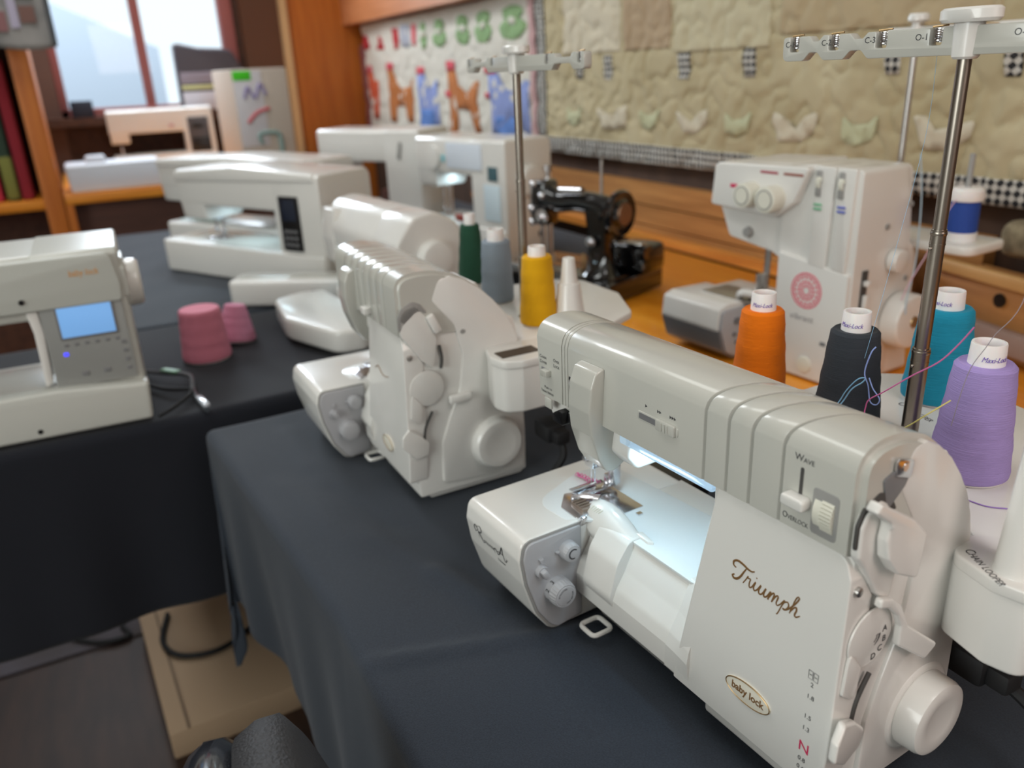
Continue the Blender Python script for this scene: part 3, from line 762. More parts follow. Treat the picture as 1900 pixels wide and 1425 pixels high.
thread_cone('thread_cone', 'orange thread cone, leftmost on the tray of the nearest serger', m1(-241, 179, 172), (240, 120, 0), text_angle=-52, h=84, r_base=24.5, r_top=18.5)
thread_cone('thread_cone', 'charcoal thread cone between the orange cone and the steel pole', m1(-156, 190, 172), (52, 57, 64), text_angle=-72, h=84, r_base=26.5, r_top=19)
thread_cone('thread_cone', 'turquoise thread cone behind the steel pole', m1(-146, 298, 172), (28, 146, 178), text_angle=-88, h=84, r_base=28, r_top=21)
thread_cone('thread_cone', 'lilac thread cone at right in front of the turquoise one', m1(-51, 188, 172), (168, 148, 208), text_angle=-30, h=86, r_base=27, r_top=20)

# ---------------------------------------------------------------- second machine
M2_LOC = (-0.772, 0.272, TABLE)
S2, fp2, fpn2, tray2, bed2 = serger(M2_LOC, 0.8, 'second white serger behind the nearest one, with green, grey and yellow cones', xp=-116, xd=-160, xl=-282, xh=-215, xn=-205, first=False, tray_l=-306, tr=8, grooves=(-150, -128, -106, -84, -62, -40), shear=0.25, cap_grooves=((-172, 2.2, 0.1),))
badge(fpn2, -66, 56, 17, 8, -4, fp2, words=False)
b = MB(); b.tube(spline([(-95, fp2(140) - .2, 141), (-85, fp2(140) - .2, 146), (-70, fp2(140) - .2, 139), (-52, fp2(140) - .2, 142)], 6), .5, n=6); b.build('script_lettering', M_GOLDTXT, fpn2)
b = MB(); b.box((34, 108, 172.4), (20, 46, 1)); b.build('tray_slot', mat('slot_brown', (74, 62, 50), .7), tray2)
b = MB(); b.prism(rounded([(-100, 207), (-86, 207), (-86, 216), (-100, 216)], 2, 3), 'y', -21, -11, r=1.5); b.build('wave_selector', M_WHITE, S2)
pin(S2, -27, 214, h=78, r=21)
thread_bar(S2, -78, 182, -196, 66, (-190, -130, -6, 56), necks=((-180, -140), (4, 46)), z0=456, z1=472, slot_w=7)
for o in S2.children:          # the older machine is deeper from front to back
    nm = o.name.split('.')[0]
    if nm in ('handwheel', 'wheel_bezel'):
        for v in o.data.vertices: v.co.y += .017
    elif nm in ('base', 'column', 'side_plate', 'arm_core', 'arm_cover', 'head_cover', 'bed', 'cloth_plate', 'side_screw', 'throat_back', 'rear_thread_guide'):
        for v in o.data.vertices:
            if v.co.y > 0: v.co.y *= 1.2
def m2(x, y, z): return (M2_LOC[0] + x * MM, M2_LOC[1] + y * MM, TABLE + z * MM)
thread_cone('thread_cone', 'dark green thread cone, leftmost behind the second serger', m2(-276, 200, 172), (36, 78, 58), h=86, r_base=21, r_top=14)
thread_cone('thread_cone', 'grey-blue thread cone between the green and yellow ones', m2(-166, 186, 172), (140, 152, 164), h=82, r_base=21.5, r_top=19)
thread_cone('thread_cone', 'yellow thread cone beside the pole of the second serger', m2(-46, 180, 172), (226, 168, 6), h=84, r_base=22.5, r_top=18, coll=14)
led(S2, -150, 10, 190, 60, 14, 0.04)
# ================================================================ other sewing machines
def sewing_machine(loc, rz, label, L=420, H=270, D=150, col_w=120, bed_h=80, arm_h=95, head_w=70, m=M_WHITE, wheel=True, round_end=False, bed_ext=None, head_drop=40, top_curve=10, wheel_r=32, lamp=True, free=0, name='sewing_machine', plate=True):
    """front faces -y, right end at x=0, x from -L to 0"""
    t = thing(name, label, 'sewing machine', loc, rz)
    # bed
    bx0 = -L if bed_ext is None else bed_ext
    b = MB(); b.prism(rounded([(bx0, -8), (bx0, D - 10), (-2, D - 4), (-2, -8)], [22, 14, 8, 12], 5), 'z', 4, bed_h, r=6, seg=3)
    for x in (bx0 + 30, -40): b.cyl((x, 20, 0), (x, 20, 5), 8)
    b.build('bed', m, t)
    if plate:
        b = MB(); b.prism(rounded([(bx0 + 20, 6), (bx0 + 20, D - 26), (-col_w + 6, D - 26), (-col_w + 6, 6)], 8, 4), 'z', bed_h - 1, bed_h + 1.2, r=.5); b.build('bed_plate', M_GREYW, t)
        b = MB(); b.box((-L + head_w * .5 + 14, D * .42, bed_h + 1.6), (58, 40, 1.5), r=.4); b.build('needle_plate', M_CHROME, t)
    # column
    if round_end:
        prof = rounded([(0, 4), (-4, H * .45), (4, H * .78), (D * .25, H * .97), (D * .55, H), (D * .85, H * .9), (D, H * .6), (D, 4)], [8, 30, 30, 40, 40, 40, 30, 8], 6)
    else:
        prof = rounded([(0, 4), (-2, H - 6), (6, H), (D - 12, H + 2), (D, H - 12), (D + 2, 4)], [6, 8, 8, 10, 14, 6], 4)
    b = MB(); b.prism(prof, 'x', -col_w, 0, r=8, seg=4); b.build('column', m, t)
    # arm
    if round_end:
        ap = rounded([(4, H - arm_h), (2, H * .78), (D * .25, H * .97), (D * .55, H), (D * .85, H * .9), (D - 8, H - arm_h)], [8, 30, 40, 40, 30, 8], 6)
    else:
        ap = rounded([(0, H - arm_h), (-2, H - 8), (8, H), (D - 14, H + 1), (D - 4, H - 16), (D - 10, H - arm_h)], [8, 10, 12, 14, 14, 8], 4)
    b = MB(); b.prism(ap, 'x', -L, -col_w + 10, r=10, seg=4); b.build('arm', m, t)
    # head
    hp = rounded([(6, H - arm_h - head_drop), (0, H - arm_h + 10), (8, H - 20), (D * .8, H - 20), (D * .72, H - arm_h - head_drop)], [10, 10, 4, 6, 14], 4)
    b = MB(); b.prism(hp, 'x', -L + 3, -L + head_w, r=8, seg=3); b.build('head', m, t)
    xn = -L + head_w * .5
    b = MB(); b.cyl((xn, D * .38, bed_h + 14), (xn, D * .38, H - arm_h - head_drop + 6), 3.2, n=12); b.box((xn, D * .38, bed_h + 22), (10, 10, 10), r=1.5); b.cyl((xn, D * .38, bed_h + 2), (xn, D * .38, bed_h + 18), .8, n=8); b.build('needle_bar', M_CHROME, t)
    b = MB(); b.cyl((xn, D * .52, bed_h + 8), (xn, D * .52, H - arm_h - head_drop + 6), 3.6, n=12); b.box((xn, D * .36, bed_h + 4.5), (16, 46, 3), r=1); b.box((xn, D * .5, bed_h + 11), (12, 14, 12), r=2); b.build('presser_foot', M_CHROME, t)
    if wheel:
        b = MB(); b.lathe([(wheel_r * 1.08, -2), (wheel_r, 1), (wheel_r, 14), (wheel_r * .92, 19), (wheel_r * .6, 21), (0, 21)], (0, D * .5, H * .66), (1, 0, 0), n=44); b.build('handwheel', m, t)
    if lamp: led(t, -L * .62, D * .4, H - arm_h - 8, L * .3, 24, 0.16)
    return t

def panel_box(t, name, x0, x1, z0, z1, y, m, d=3, r=2, parent=None):
    b = MB(); b.prism(rounded([(x0, z0), (x1, z0), (x1, z1), (x0, z1)], r, 3), 'y', y - d, y + 2, r=.6); return b.build(name, m, parent or t)

M_SCREENBLUE = mat('blue_lcd', (112, 160, 214), 0.2, emit=(120, 170, 225), emit_s=0.55)
M_SCREENTEAL = mat('teal_lcd', (70, 100, 108), 0.2)
M_BLUELED = mat('blue_button_light', (60, 60, 250), 0.3, emit=(70, 70, 255), emit_s=1.5)
M_GREYPANEL = mat('control_panel_grey', (146, 147, 144), 0.4)
M_SATIN = mat('satin_offwhite', (194, 195, 188), 0.35)

# ---- machine at the left edge with the blue screen
BL = sewing_machine((-1.241, 0.023, TABLE), 88, 'white sewing machine with a lit blue screen at the left edge', L=430, H=254, D=170, col_w=110, bed_h=62, arm_h=88, m=M_SATIN, wheel=False, lamp=False, head_drop=38)
b = MB(); b.prism(rounded([(-430, 180), (-6, 180), (-4, 206), (-10, 249), (-430, 249)], [4, 6, 4, 12, 10], 4), 'y', -9, 12, r=4, seg=3); tp = b.build('top_cover', mat('satin_cover', (186, 188, 181), 0.35), BL)
text(tp, 'baby lock', 13, (-66, -9.3, 222), (1, 0, 0), (0, 0, 1), M_GOLDINK, sx=.75, shear=.15)
pb = panel_box(BL, 'control_panel', -112, -8, 66, 182, -2, M_GREYPANEL, 3, 4)
sc = panel_box(BL, 'screen_bezel', -94, -20, 135, 184, -4, M_MIDGREY, 2.5, 2)
panel_box(BL, 'screen', -91, -23, 138, 181, -6, M_SCREENBLUE, 1.2, 1, sc)
for k in range(6): panel_box(BL, 'button', -92 + k * 13, -86 + k * 13, 125, 129, -4.5, M_MIDGREY, 1.2, 1)
for k in range(4): panel_box(BL, 'button', -20, -13, 118 - k * 13, 123 - k * 13, -4.5, M_MIDGREY, 1.2, 1)
panel_box(BL, 'button_light', -95, -89, 112, 117, -4.5, M_BLUELED, 1.2, 1)
for x in (-78, -50): panel_box(BL, 'button', x, x + 9, 80, 86, -4.5, M_MIDGREY, 1.4, 1)
b = MB(); b.prism(rounded([(8, 168), (-2, 186), (-2, 224), (14, 236), (62, 238), (70, 180)], 6, 3), 'x', -4, 4, r=2); b.build('side_cover', M_SATIN, BL)
b = MB(); b.lathe([(34, 0), (35, 4), (34, 16), (30, 20), (0, 21)], (2, 62, 190), (1, 0, 0), n=40); b.build('handwheel', M_WHITE, BL)
b = MB(); b.prism(rounded([(-430, 4), (0, 4), (4, 60), (-112, 70), (-430, 70)], [8, 6, 6, 10, 8], 4), 'y', -24, 10, r=6, seg=3); b.build('front_base', M_SATIN, BL)
b = MB(); b.cyl((-145, -24.5, 16), (-145, -23, 16), 3.5, n=16); b.build('base_screw', M_BLACK, BL)
b = MB(); b.prism(rounded([(-126, 70), (-116, 78), (-112, 150), (-114, 182), (-128, 182), (-124, 150)], 4, 3), 'y', -4, 40, r=2); b.build('throat_edge', M_WHITE, BL)
b = MB(); b.cyl((-128, -11, 196), (-128, -8, 196), 3.5, n=16); b.build('thread_cutter', M_BLACK, BL)
led(BL, -200, 50, 172, 120, 30, 0.22)

# ---- machine with tall black panel, middle of the far table
BR = sewing_machine((-1.776, 0.448, TABLE), 29, 'white sewing machine with a tall black control panel behind the pink cones', L=500, H=262, D=165, col_w=150, bed_ext=-600, bed_h=84, arm_h=84, head_w=90, top_curve=20, head_drop=36, wheel=False)
pk = panel_box(BR, 'control_panel', -128, -68, 92, 214, -3, M_BLACK, 4, 3)
panel_box(BR, 'screen', -120, -76, 160, 208, -6, mat('dark_lcd', (38, 44, 58), .15), 1.5, 1, pk)
for r_ in range(3):
    for k in range(3): panel_box(BR, 'button', -118 + k * 15, -108 + k * 15, 102 + r_ * 15, 110 + r_ * 15, -6.5, M_MIDGREY, 1.2, 2, pk)
b = MB(); b.prism(rounded([(-500, 234), (-10, 246), (-10, 264), (-280, 274), (-500, 260)], [8, 8, 14, 60, 12], 5), 'y', -6, 150, r=7, seg=3); b.build('top_cover', M_WHITE, BR)
b = MB(); b.sphere((-455, 72, 150), 24, (1, 1, .8)); b.build('lamp_glow', M_ACRYL, BR)

# ---- the machine behind it
BR2 = sewing_machine((-2.12, 0.51, TABLE), 31, 'white sewing machine half hidden behind the one with the tall black panel', L=600, H=258, D=180, col_w=140, bed_h=78, arm_h=80, head_w=80, lamp=False)
b = MB(); b.prism(rounded([(-600, 236), (-10, 240), (-10, 262), (-300, 268), (-600, 258)], [8, 8, 14, 60, 12], 5), 'y', -6, 160, r=7, seg=3); b.build('top_cover', M_WHITE, BR2)
b = MB(); b.box((-500, 60, 80.5), (160, 60, 1)); b.build('bed_inlay', mat('mint_inlay', (176, 200, 192), .5), BR2)

# ---- round ended long machine right behind the second serger
R5 = sewing_machine((-1.306, 0.445, TABLE), 6, 'white sewing machine with a rounded grey end and handwheel, behind the second serger', L=340, H=236, D=150, col_w=110, bed_h=66, arm_h=88, round_end=True, wheel_r=31, bed_ext=-290, head_w=60)
b = MB(); b.prism(rounded([(-330, -120), (-348, -60), (-338, -12), (-50, -12), (-20, -60), (-30, -110), (-180, -150)], [30, 30, 10, 10, 30, 40, 80], 6), 'z', 8, 50, r=12, seg=4)
b.build('bed_extension', M_WHITE, R5)

# ---- embroidery module lying in front of the far machine
EM = thing('embroidery_unit', 'long white embroidery unit lying between the black panel machine and the second serger', 'embroidery unit', (-1.80, 0.23, TABLE), 55)
b = MB(); b.prism(rounded([(0, 0), (340, 0), (340, 85), (0, 85)], 14, 4), 'z', 2, 58, r=8, seg=3); b.build('body', M_WHITE, EM)
b = MB(); b.box((170, 44, 58), (310, 36, 5), r=2); b.build('top_rail', M_GREYW, EM)
b = MB(); b.box((200, -1, 30), (24, 4, 18), r=2); b.build('latch', M_MIDGREY, EM)
b = MB(); b.box((-1, 50, 30), (3, 44, 18), r=1); b.build('end_label', mat('pale_label', (196, 196, 204), .6), EM)

# ---- white machine with small teal screen and tan right end, standing behind
SC = sewing_machine((-1.797, 0.914, TABLE), 12, 'white sewing machine with a small teal screen, left of the black antique machine', L=390, H=298, D=150, col_w=140, bed_h=80, arm_h=92, head_w=80, wheel_r=38)
panel_box(SC, 'screen', -66, -30, 200, 234, -3, M_SCREENTEAL, 2, 2)
panel_box(SC, 'stitch_chart', -86, -22, 100, 190, -2, mat('pale_blue_chart', (206, 222, 230), .5), 2, 2)
panel_box(SC, 'arm_panel', -240, -90, 222, 286, -3, mat('pale_blue_panel', (214, 222, 232), .4), 2, 6)
b = MB(); b.lathe([(30, 0), (29, 8), (0, 10)], (-300, -2, 246), (0, -1, 0), n=32); b.build('stitch_dial', M_WHITE, SC)
panel_box(SC, 'teal_mark', -262, -252, 236, 254, -3, mat('teal_mark', (120, 196, 208), .5), 2, 1)
b = MB(); b.box((-190, -6, 96), (36, 12, 18), r=3); b.build('red_tag', mat('red_brown', (150, 62, 48), .5), SC)
b = MB(); b.cyl((0, 110, 60), (3, 110, 60), 9, n=20); b.build('power_socket', M_BLACK, SC)

# ---- white machine left of it
SD = sewing_machine((-2.25, 0.87, TABLE), 30, 'white sewing machine partly hidden left of the small teal screen machine', L=400, H=308, D=150, col_w=130, bed_h=86, arm_h=92, head_w=80, wheel=False, lamp=False)
b = MB(); b.box((-70, -4, 250), (12, 4, 50), r=2, rot=(0, 12, 0)); b.build('thread_slot', M_GREY, SD)
b = MB(); b.box((-150, 40, 112), (60, 40, 44), r=6); b.build('accessory_drawer', mat('dark_red_brown', (86, 52, 46), .5), SD)

# ---- machine on the shelf by the window
SH = sewing_machine((-3.42, 0.47, TABLE + 0.15), 78, 'white sewing machine with black keypad panel on the window shelf', L=440, H=255, D=130, col_w=130, bed_h=66, arm_h=100, head_w=80, wheel=False, lamp=False)
pk = panel_box(SH, 'control_panel', -112, -22, 40, 212, -3, mat('dark_grey_panel', (74, 72, 76), .4), 3, 3)
panel_box(SH, 'screen', -92, -46, 164, 184, -6, M_BLACK, 1.5, 1, pk)
panel_box(SH, 'keypad', -104, -24, 44, 124, -6, M_BLACK, 1.5, 1, pk)
panel_box(SH, 'speed_label', -190, -170, 176, 188, -3, mat('faint_red_label', (196, 150, 156), .5), 1.5, 1)

# ================================================================ white serger with the red round emblem
VB = thing('serger', 'white serger with a round red emblem on the wooden counter', 'serger', (-0.754, 0.915, TABLE), 4)
b = MB()
b.prism(rounded([(-132, 2), (-1, 2), (-1, 314), (-78, 316), (-134, 312)], [2, 10, 8, 4, 4], 4), 'y', 0, 0, fa=lambda p: 0, fb=lambda p: 150 if p[1] < 200 else 150 - (p[1] - 200) * .42, r=7, seg=4)
b.build('column', M_WHITE, VB)
b = MB()
head = rounded([(-256, 310), (-262, 246), (-238, 194), (-150, 182), (-124, 170), (-124, 314)], [12, 4, 12, 20, 4, 4], 5)
b.prism(head, 'y', 4, 128, r=8, seg=4); b.build('head', M_WHITE, VB)
b = MB(); b.prism(rounded([(-256, 310), (-263, 244), (-134, 238), (-100, 262), (-76, 314)], [12, 6, 20, 10, 6], 5), 'y', -16, 110, r=6, seg=4); b.build('upper_head', M_WHITE, VB)
for x0, x1 in ((-78, -41), (-38, -8)):
    b = MB(); b.prism(rounded([(x0 + 2, 176), (x1 - 4, 172), (x1, 315), (x0 + 8, 316)], 3, 3), 'y', -6, 60, r=3, seg=3); b.build('tension_cover', M_WHITE, VB)
for x in (-70, -33):
    b = MB(); b.box((x + 3, -5.5, 292), (10, 5, 36), r=2); ts = b.build('tension_slot', M_GREY, VB)
    b = MB(); b.cyl((x, 6, 294), (x + 7, 6, 294), 16, n=40); b.cyl((x + 8, -8, 298), (x + 8, -9, 298), 2, n=12); b.build('tension_wheel', M_CREAM, VB)
for k, (x, mm_) in enumerate(((-76, M_GREENINK), (-37, M_BLUEINK))):
    for q in (0, 6): panel_box(VB, 'colour_mark', x + 4, x + 17, 262 - q, 265 - q, -7.4, mm_, .4, .5)
for x, z, r in ((-178, 268, 19), (-134, 266, 20)):
    b = MB(); b.cyl((x, -14, z), (x, -38, z), r, r * .96, n=40, r=2); b.cyl((x, -38, z), (x, -39, z), r * .62, n=32); kb = b.build('tension_dial', M_CREAM, VB)
    b = MB(); b.lathe([(r * .72, 0), (r * .72, .8), (r * .64, .8), (r * .64, 0)], (x, -38, z), (0, -1, 0), n=32); b.build('dial_ring', M_GREY, kb)
panel_box(VB, 'tension_mark', -164, -131, 300, 304, -16, mat('dark_pink_mark', (170, 90, 100), .6), .5, .5); panel_box(VB, 'tension_mark', -121, -86, 300, 304, -16, mat('brown_red_mark', (150, 96, 84), .6), .5, .5)
panel_box(VB, 'red_mark', -222, -207, 274, 280, -16, M_PINKINK, .5, .5); panel_box(VB, 'red_mark', -204, -199, 274, 280, -16, M_PINKINK, .5, .5)
b = MB(); b.prism(rounded([(-128, 4), (-4, 4), (-4, 172), (-128, 188)], [3, 8, 3, 3], 3), 'y', -6, 20, r=3, seg=3); vf = b.build('front_cover', M_WHITE, VB)
# round emblem: rings and petals
b = MB(); cx, cz = -72, 138
for rr, w in ((26, 1.0), (20.5, .6), (13, .8), (6, .7)):
    b.tube([(cx + rr * math.cos(a), -6.2, cz + rr * math.sin(a)) for a in [2 * PI * k / 48 for k in range(48)]], w, n=6, flat=((0, 1, 0), .3), closed=True)
for k in range(16):
    a = 2 * PI * k / 16
    b.tube([(cx + (23.2 + 2 * math.cos(q)) * math.cos(a) - 3.2 * math.sin(q) * math.sin(a), -6.2, cz + (23.2 + 2 * math.cos(q)) * math.sin(a) + 3.2 * math.sin(q) * math.cos(a)) for q in [2 * PI * j / 10 for j in range(10)]], .7, n=5, flat=((0, 1, 0), .3), closed=True)
    b.tube([(cx + 13.5 * math.cos(a), -6.2, cz + 13.5 * math.sin(a)), (cx + 20 * math.cos(a + .12), -6.2, cz + 20 * math.sin(a + .12))], .8, n=5, flat=((0, 1, 0), .3))
for k in range(10):
    a = 2 * PI * k / 10
    b.tube([(cx + (9.5 + 2.4 * math.cos(q)) * math.cos(a) - 1.8 * math.sin(q) * math.sin(a), -6.2, cz + (9.5 + 2.4 * math.cos(q)) * math.sin(a) + 1.8 * math.sin(q) * math.cos(a)) for q in [2 * PI * j / 10 for j in range(10)]], .6, n=5, flat=((0, 1, 0), .3), closed=True)
b.build('emblem', mat('emblem_red', (222, 96, 116), .6), vf)
text(vf, 'vibrant', 13.5, (-97, -6.2, 92), (1, 0, 0), (0, 0, 1), mat('grey_lettering', (120, 116, 122), .6), sx=1.0, space=1.1)
b = MB(); b.cyl((-64, -6, 26), (-64, -9, 26), 13, 12.4, n=36, r=1); b.build('length_dial', M_CREAM, vf)
panel_box(VB, 'front_button', -40, -30, 62, 68, -6, M_MIDGREY, .6, 1)
# right side
b = MB(); b.cyl((0, 84, 182), (15, 84, 182), 17, 16, n=40, r=1.5); b.build('side_dial', M_WHITE, VB)
b = MB(); b.cyl((0, 108, 92), (30, 108, 92), 41, 40, n=56, r=4, seg=3); hw = b.build('handwheel', M_WHITE, VB)
b = MB(); b.cyl((30, 108, 92), (32, 108, 92), 9, 8.4, n=32); b.box((32, 108, 92), (1, 3, 14)); b.build('wheel_screw', M_BRASS, hw)
b = MB(); b.box((.5, 24, 148), (1.6, 12, 56), r=.5); b.build('side_slot', M_SEAM, VB)
b = MB(); b.box((5, 25, 158), (10, 10, 8), r=2); b.box((4, 26, 128), (8, 9, 26), r=2); b.build('side_lever', M_WHITE, VB)
for y, z in ((110, 258), (62, 232), (120, 150)):
    b = MB(); b.cyl((0, y, z), (1.4, y, z), 4, n=16); b.build('side_screw', M_GREY, VB)
# bed with grey lower half
prof = rounded([(-58, 92), (-62, 60), (-46, 18), (-26, 8), (40, 8), (40, 96), (-40, 98)], [8, 10, 14, 8, 3, 3, 10], 5)
b = MB(); b.prism(prof, 'x', -320, -190, r=6, seg=3); b.build('bed', M_WHITE, VB)
prof2 = rounded([(-61.2, 58), (-48, 19), (-27, 6.5), (40, 6.5), (40, 57)], [2, 14, 8, 3, 2], 5)
b = MB(); b.prism(prof2, 'x', -322, -188, r=3, seg=3); b.build('bed_skirt', M_MIDGREY, VB)
b = MB(); b.prism(rounded([(-55, 90), (-59, 60), (-44, 20), (-24, 10), (38, 10), (38, 92)], [8, 10, 14, 8, 3, 3], 5), 'x', -190, -184, r=1.5); b.build('bed_side_panel', M_DIALPANEL, VB)
for y, z in ((-26, 70), (-30, 48), (-24, 34)):
    b = MB(); b.cyl((-184, y, z), (-181, y, z), 6 if z > 60 else 3.5, n=20); b.build('bed_dial', M_MIDGREY, VB)
b = MB(); b.box((-150, 60, 50), (300, 80, 92), r=5); b.build('base', M_WHITE, VB)
b = MB(); b.box((-205, 20, 97.5), (150, 60, 2), r=.5); b.build('needle_plate', M_STEEL, VB)
b = MB(); b.cyl((-190, 42, 108), (-188, 42, 190), 5, n=16); b.box((-192, 36, 118), (16, 16, 34), r=3); b.box((-190, 22, 104), (16, 42, 5), r=1.5); b.cyl((-196, 20, 202), (-190, 20, 202), 7, n=16); b.build('presser_foot', M_STEEL, VB)
b = MB(); b.cyl((-196, 2, 206), (-196, -4, 206), 9, 7, n=20); b.build('thread_hook', M_GREY, VB)
b = MB(); b.tube(spline([(-215, 10, 98), (-190, -8, 112), (-160, -4, 110), (-150, 8, 96)], 6), 6, n=10); b.build('looper_guard', M_WHITE, VB)
# spool rack behind, with pole and bar
b = MB(); b.prism(rounded([(-150, 150), (72, 150), (72, 245), (-150, 245)], 20, 5), 'z', 186, 200, r=4, seg=3); b.build('spool_tray', M_WHITE, VB)
b = MB(); b.box((-60, 150, 150), (90, 30, 90), r=4); b.build('tray_bracket', M_WHITE, VB)
b = MB(); b.cyl((-58, 160, 190), (-58, 160, 480), 4.6, n=20); b.build('thread_pole', M_STEEL, VB)
b = MB(); b.lathe([(0, 506), (12, 506), (14, 503), (14, 497), (8, 494), (7, 470), (0, 470)], (-58, 160, 0), n=28); b.box((12, 160, 482), (230, 7, 14), r=2); b.build('guide_bar', M_WHITE, VB)
b = MB(); b.tube([(-58, 156, 492), (10, 150, 490), (60, 150, 486)], 1.2); b.build('thread_wire', M_BRASS, VB)
b = MB(); b.cyl((34, 185, 200), (34, 185, 322), 4, n=14); b.build('spool_pin', M_GREY, VB)
def vb(x, y, z):
    a = math.radians(4); return (-0.754 + (x * math.cos(a) - y * math.sin(a)) * MM, 0.915 + (x * math.sin(a) + y * math.cos(a)) * MM, TABLE + z * MM)
BS = thing('thread_spool', 'small royal blue spool with white end caps on the far serger rack', 'thread spool', vb(34, 185, 200))
b = MB(); b.lathe([(20, 12), (19.5, 60), (5, 60), (5, 12)], n=36); b.build('thread_wrap', mat('royal_blue_thread', (28, 66, 150), .7, bump=((60, 60, 2600), .5, .001)), BS)
b = MB(); b.lathe([(5, 58), (22, 58), (23.5, 62), (22, 72), (18, 76), (5, 77)], n=36); b.build('spool_cap', M_CONE, BS)
b = MB(); b.lathe([(5, 14), (21, 14), (21, 0.5), (5, 0.5)], n=36); b.build('spool_cap', M_CONE, BS)

# ================================================================ black antique machine
AN = thing('antique_sewing_machine', 'small black antique sewing machine on the wooden counter', 'sewing machine', (-1.319, 0.892, TABLE), 20)
b = MB(); b.prism(rounded([(-330, 0), (0, 0), (0, 200), (-330, 200)], 6, 3), 'z', 2, 44, r=3); b.build('base', M_GLOSSBLACK, AN)
b = MB(); b.box((-165, -1, 8), (320, 3, 5)); b.build('base_trim', mat('dull_silver_trim', (150, 160, 172), .4, metal=.6), AN)
b = MB(); b.box((-165, 60, 46), (300, 90, 4), r=1); b.build('bed_plate', M_GLOSSBLACK, AN)
b = MB(); b.box((-250, 60, 48.5), (70, 60, 2), r=.5); b.build('needle_plate', M_CHROME, AN)
b = MB()
b.loft([[(-62 + dx * s, 60 + dy * s, z) for dx, dy in ((-30, -26), (0, -32), (30, -26), (36, 0), (30, 26), (0, 32), (-30, 26), (-36, 0))] for z, s in ((46, 1.15), (58, .85), (100, .72), (150, .78), (185, .9))])
b.build('pillar', M_GLOSSBLACK, AN, angle=60)
P = spline([(-40, 60, 178), (-66, 60, 190), (-120, 60, 196), (-170, 60, 192), (-205, 60, 200)], 6)
b = MB(); b.tube(P, [30 - 8 * math.sin(PI * i / len(P)) for i in range(len(P))], n=18); b.build('arm', M_GLOSSBLACK, AN, angle=60)
b = MB(); b.box((-214, 60, 188), (44, 50, 96), r=10, seg=3); b.build('head', M_GLOSSBLACK, AN)
b = MB(); b.box((-238, 60, 196), (4, 38, 74), r=1); b.build('face_plate', M_CHROME, AN)
b = MB(); b.cyl((-222, 60, 60), (-222, 60, 150), 4, n=12); b.cyl((-214, 72, 60), (-214, 72, 255), 4.5, n=12); b.cyl((-214, 72, 250), (-214, 72, 264), 9, n=16); b.box((-222, 52, 54), (14, 32, 5), r=1); b.build('presser_bar', M_CHROME, AN)
b = MB(); b.lathe([(0, 0), (17, 0), (17, 4), (8, 6), (8, 14), (0, 15)], (-200, 34, 160), (0, -1, 0), n=24); b.build('tension_unit', M_CHROME, AN)
for q in ((-228, 34, 176), (-200, 34, 205), (-232, 40, 146), (-222, 34, 228)):
    b = MB(); b.sphere(q, 8); b.build('thumb_screw', M_CHROME, AN)
b = MB(); b.cyl((-150, 36, 218), (-92, 36, 220), 9, n=16); b.build('lamp_shade', M_CHROME, AN)
b = MB(); b.lathe([(22, 0), (46, 4), (48, 12), (44, 18), (30, 15), (24, 20), (0, 20)], (-26, 60, 178), (1, 0, 0), n=48); b.build('handwheel', M_GLOSSBLACK, AN)
b = MB(); b.lathe([(23, 19), (22, 24), (0, 25)], (-26, 60, 178), (1, 0, 0), n=36); b.build('wheel_hub', mat('wheel_hub_copper', (150, 116, 92), .35, metal=.6), AN)
b = MB(); b.cyl((-40, 60, 178), (-28, 60, 178), 26, 30, n=36); b.build('wheel_collar', M_CHROME, AN)
b = MB(); b.cyl((-62, 60, 215), (-62, 60, 282), 3, n=12); b.build('spool_pin', M_STEEL, AN)
b = MB(); b.box((-30, 150, 74), (90, 76, 62), r=14, seg=3); b.cyl((0, 120, 90), (14, 120, 90), 16, n=24); b.build('motor', M_GLOSSBLACK, AN)
b = MB(); b.box((-20, 120, 107), (44, 24, 6), r=2); b.build('motor_label', M_CHROME, AN)
b = MB(); b.lathe([(0, 0), (12, 0), (12, 5), (6, 6), (6, 12), (0, 12)], (-66, 30, 120), (0, -1, 0), n=24); b.build('stitch_lever', M_CHROME, AN)
b = MB(); b.tube(spline([(-92, 30, 56), (-80, 24, 70), (-84, 26, 96)], 5), 4, n=8); b.build('bobbin_winder', M_BRASS, AN)
# ================================================================ room shell
def wood(name, c1, c2, scale, rough=0.45, coat=0.0):
    """grain streaks: noise stretched along one axis"""
    return mat(name, c1, rough, vary=(scale, c2), coat=coat)
M_PINE_X = wood('pine_along_wall', (196, 120, 44), (226, 152, 66), (3, 40, 60))
M_PINE_Y = wood('pine_across', (204, 120, 28), (224, 146, 44), (40, 3, 60))
M_PINE_Z = wood('pine_upright', (172, 92, 24), (192, 110, 36), (40, 40, 3))
M_COUNTER = wood('counter_pine', (228, 138, 26), (244, 164, 52), (2.5, 26, 30), 0.28, 0.3)
M_BOARD = wood('back_board', (166, 112, 58), (192, 136, 76), (4, 40, 46), 0.55)
M_DKWOOD = wood('dark_brown_wood', (74, 46, 34), (92, 58, 42), (4, 30, 30), 0.6)
M_WALLB = wood('brown_wall', (66, 48, 38), (82, 60, 46), (20, 20, 4), 0.8)
M_WALLN = mat('pale_room_wall', (196, 190, 178), 0.9)
M_CEIL = mat('white_ceiling', (220, 218, 212), 0.9)
M_FLOOR = wood('dark_floor', (44, 30, 24), (62, 42, 32), (6, 30, 30), 0.5)
M_RED = mat('window_frame_red', (164, 96, 92), 0.5)
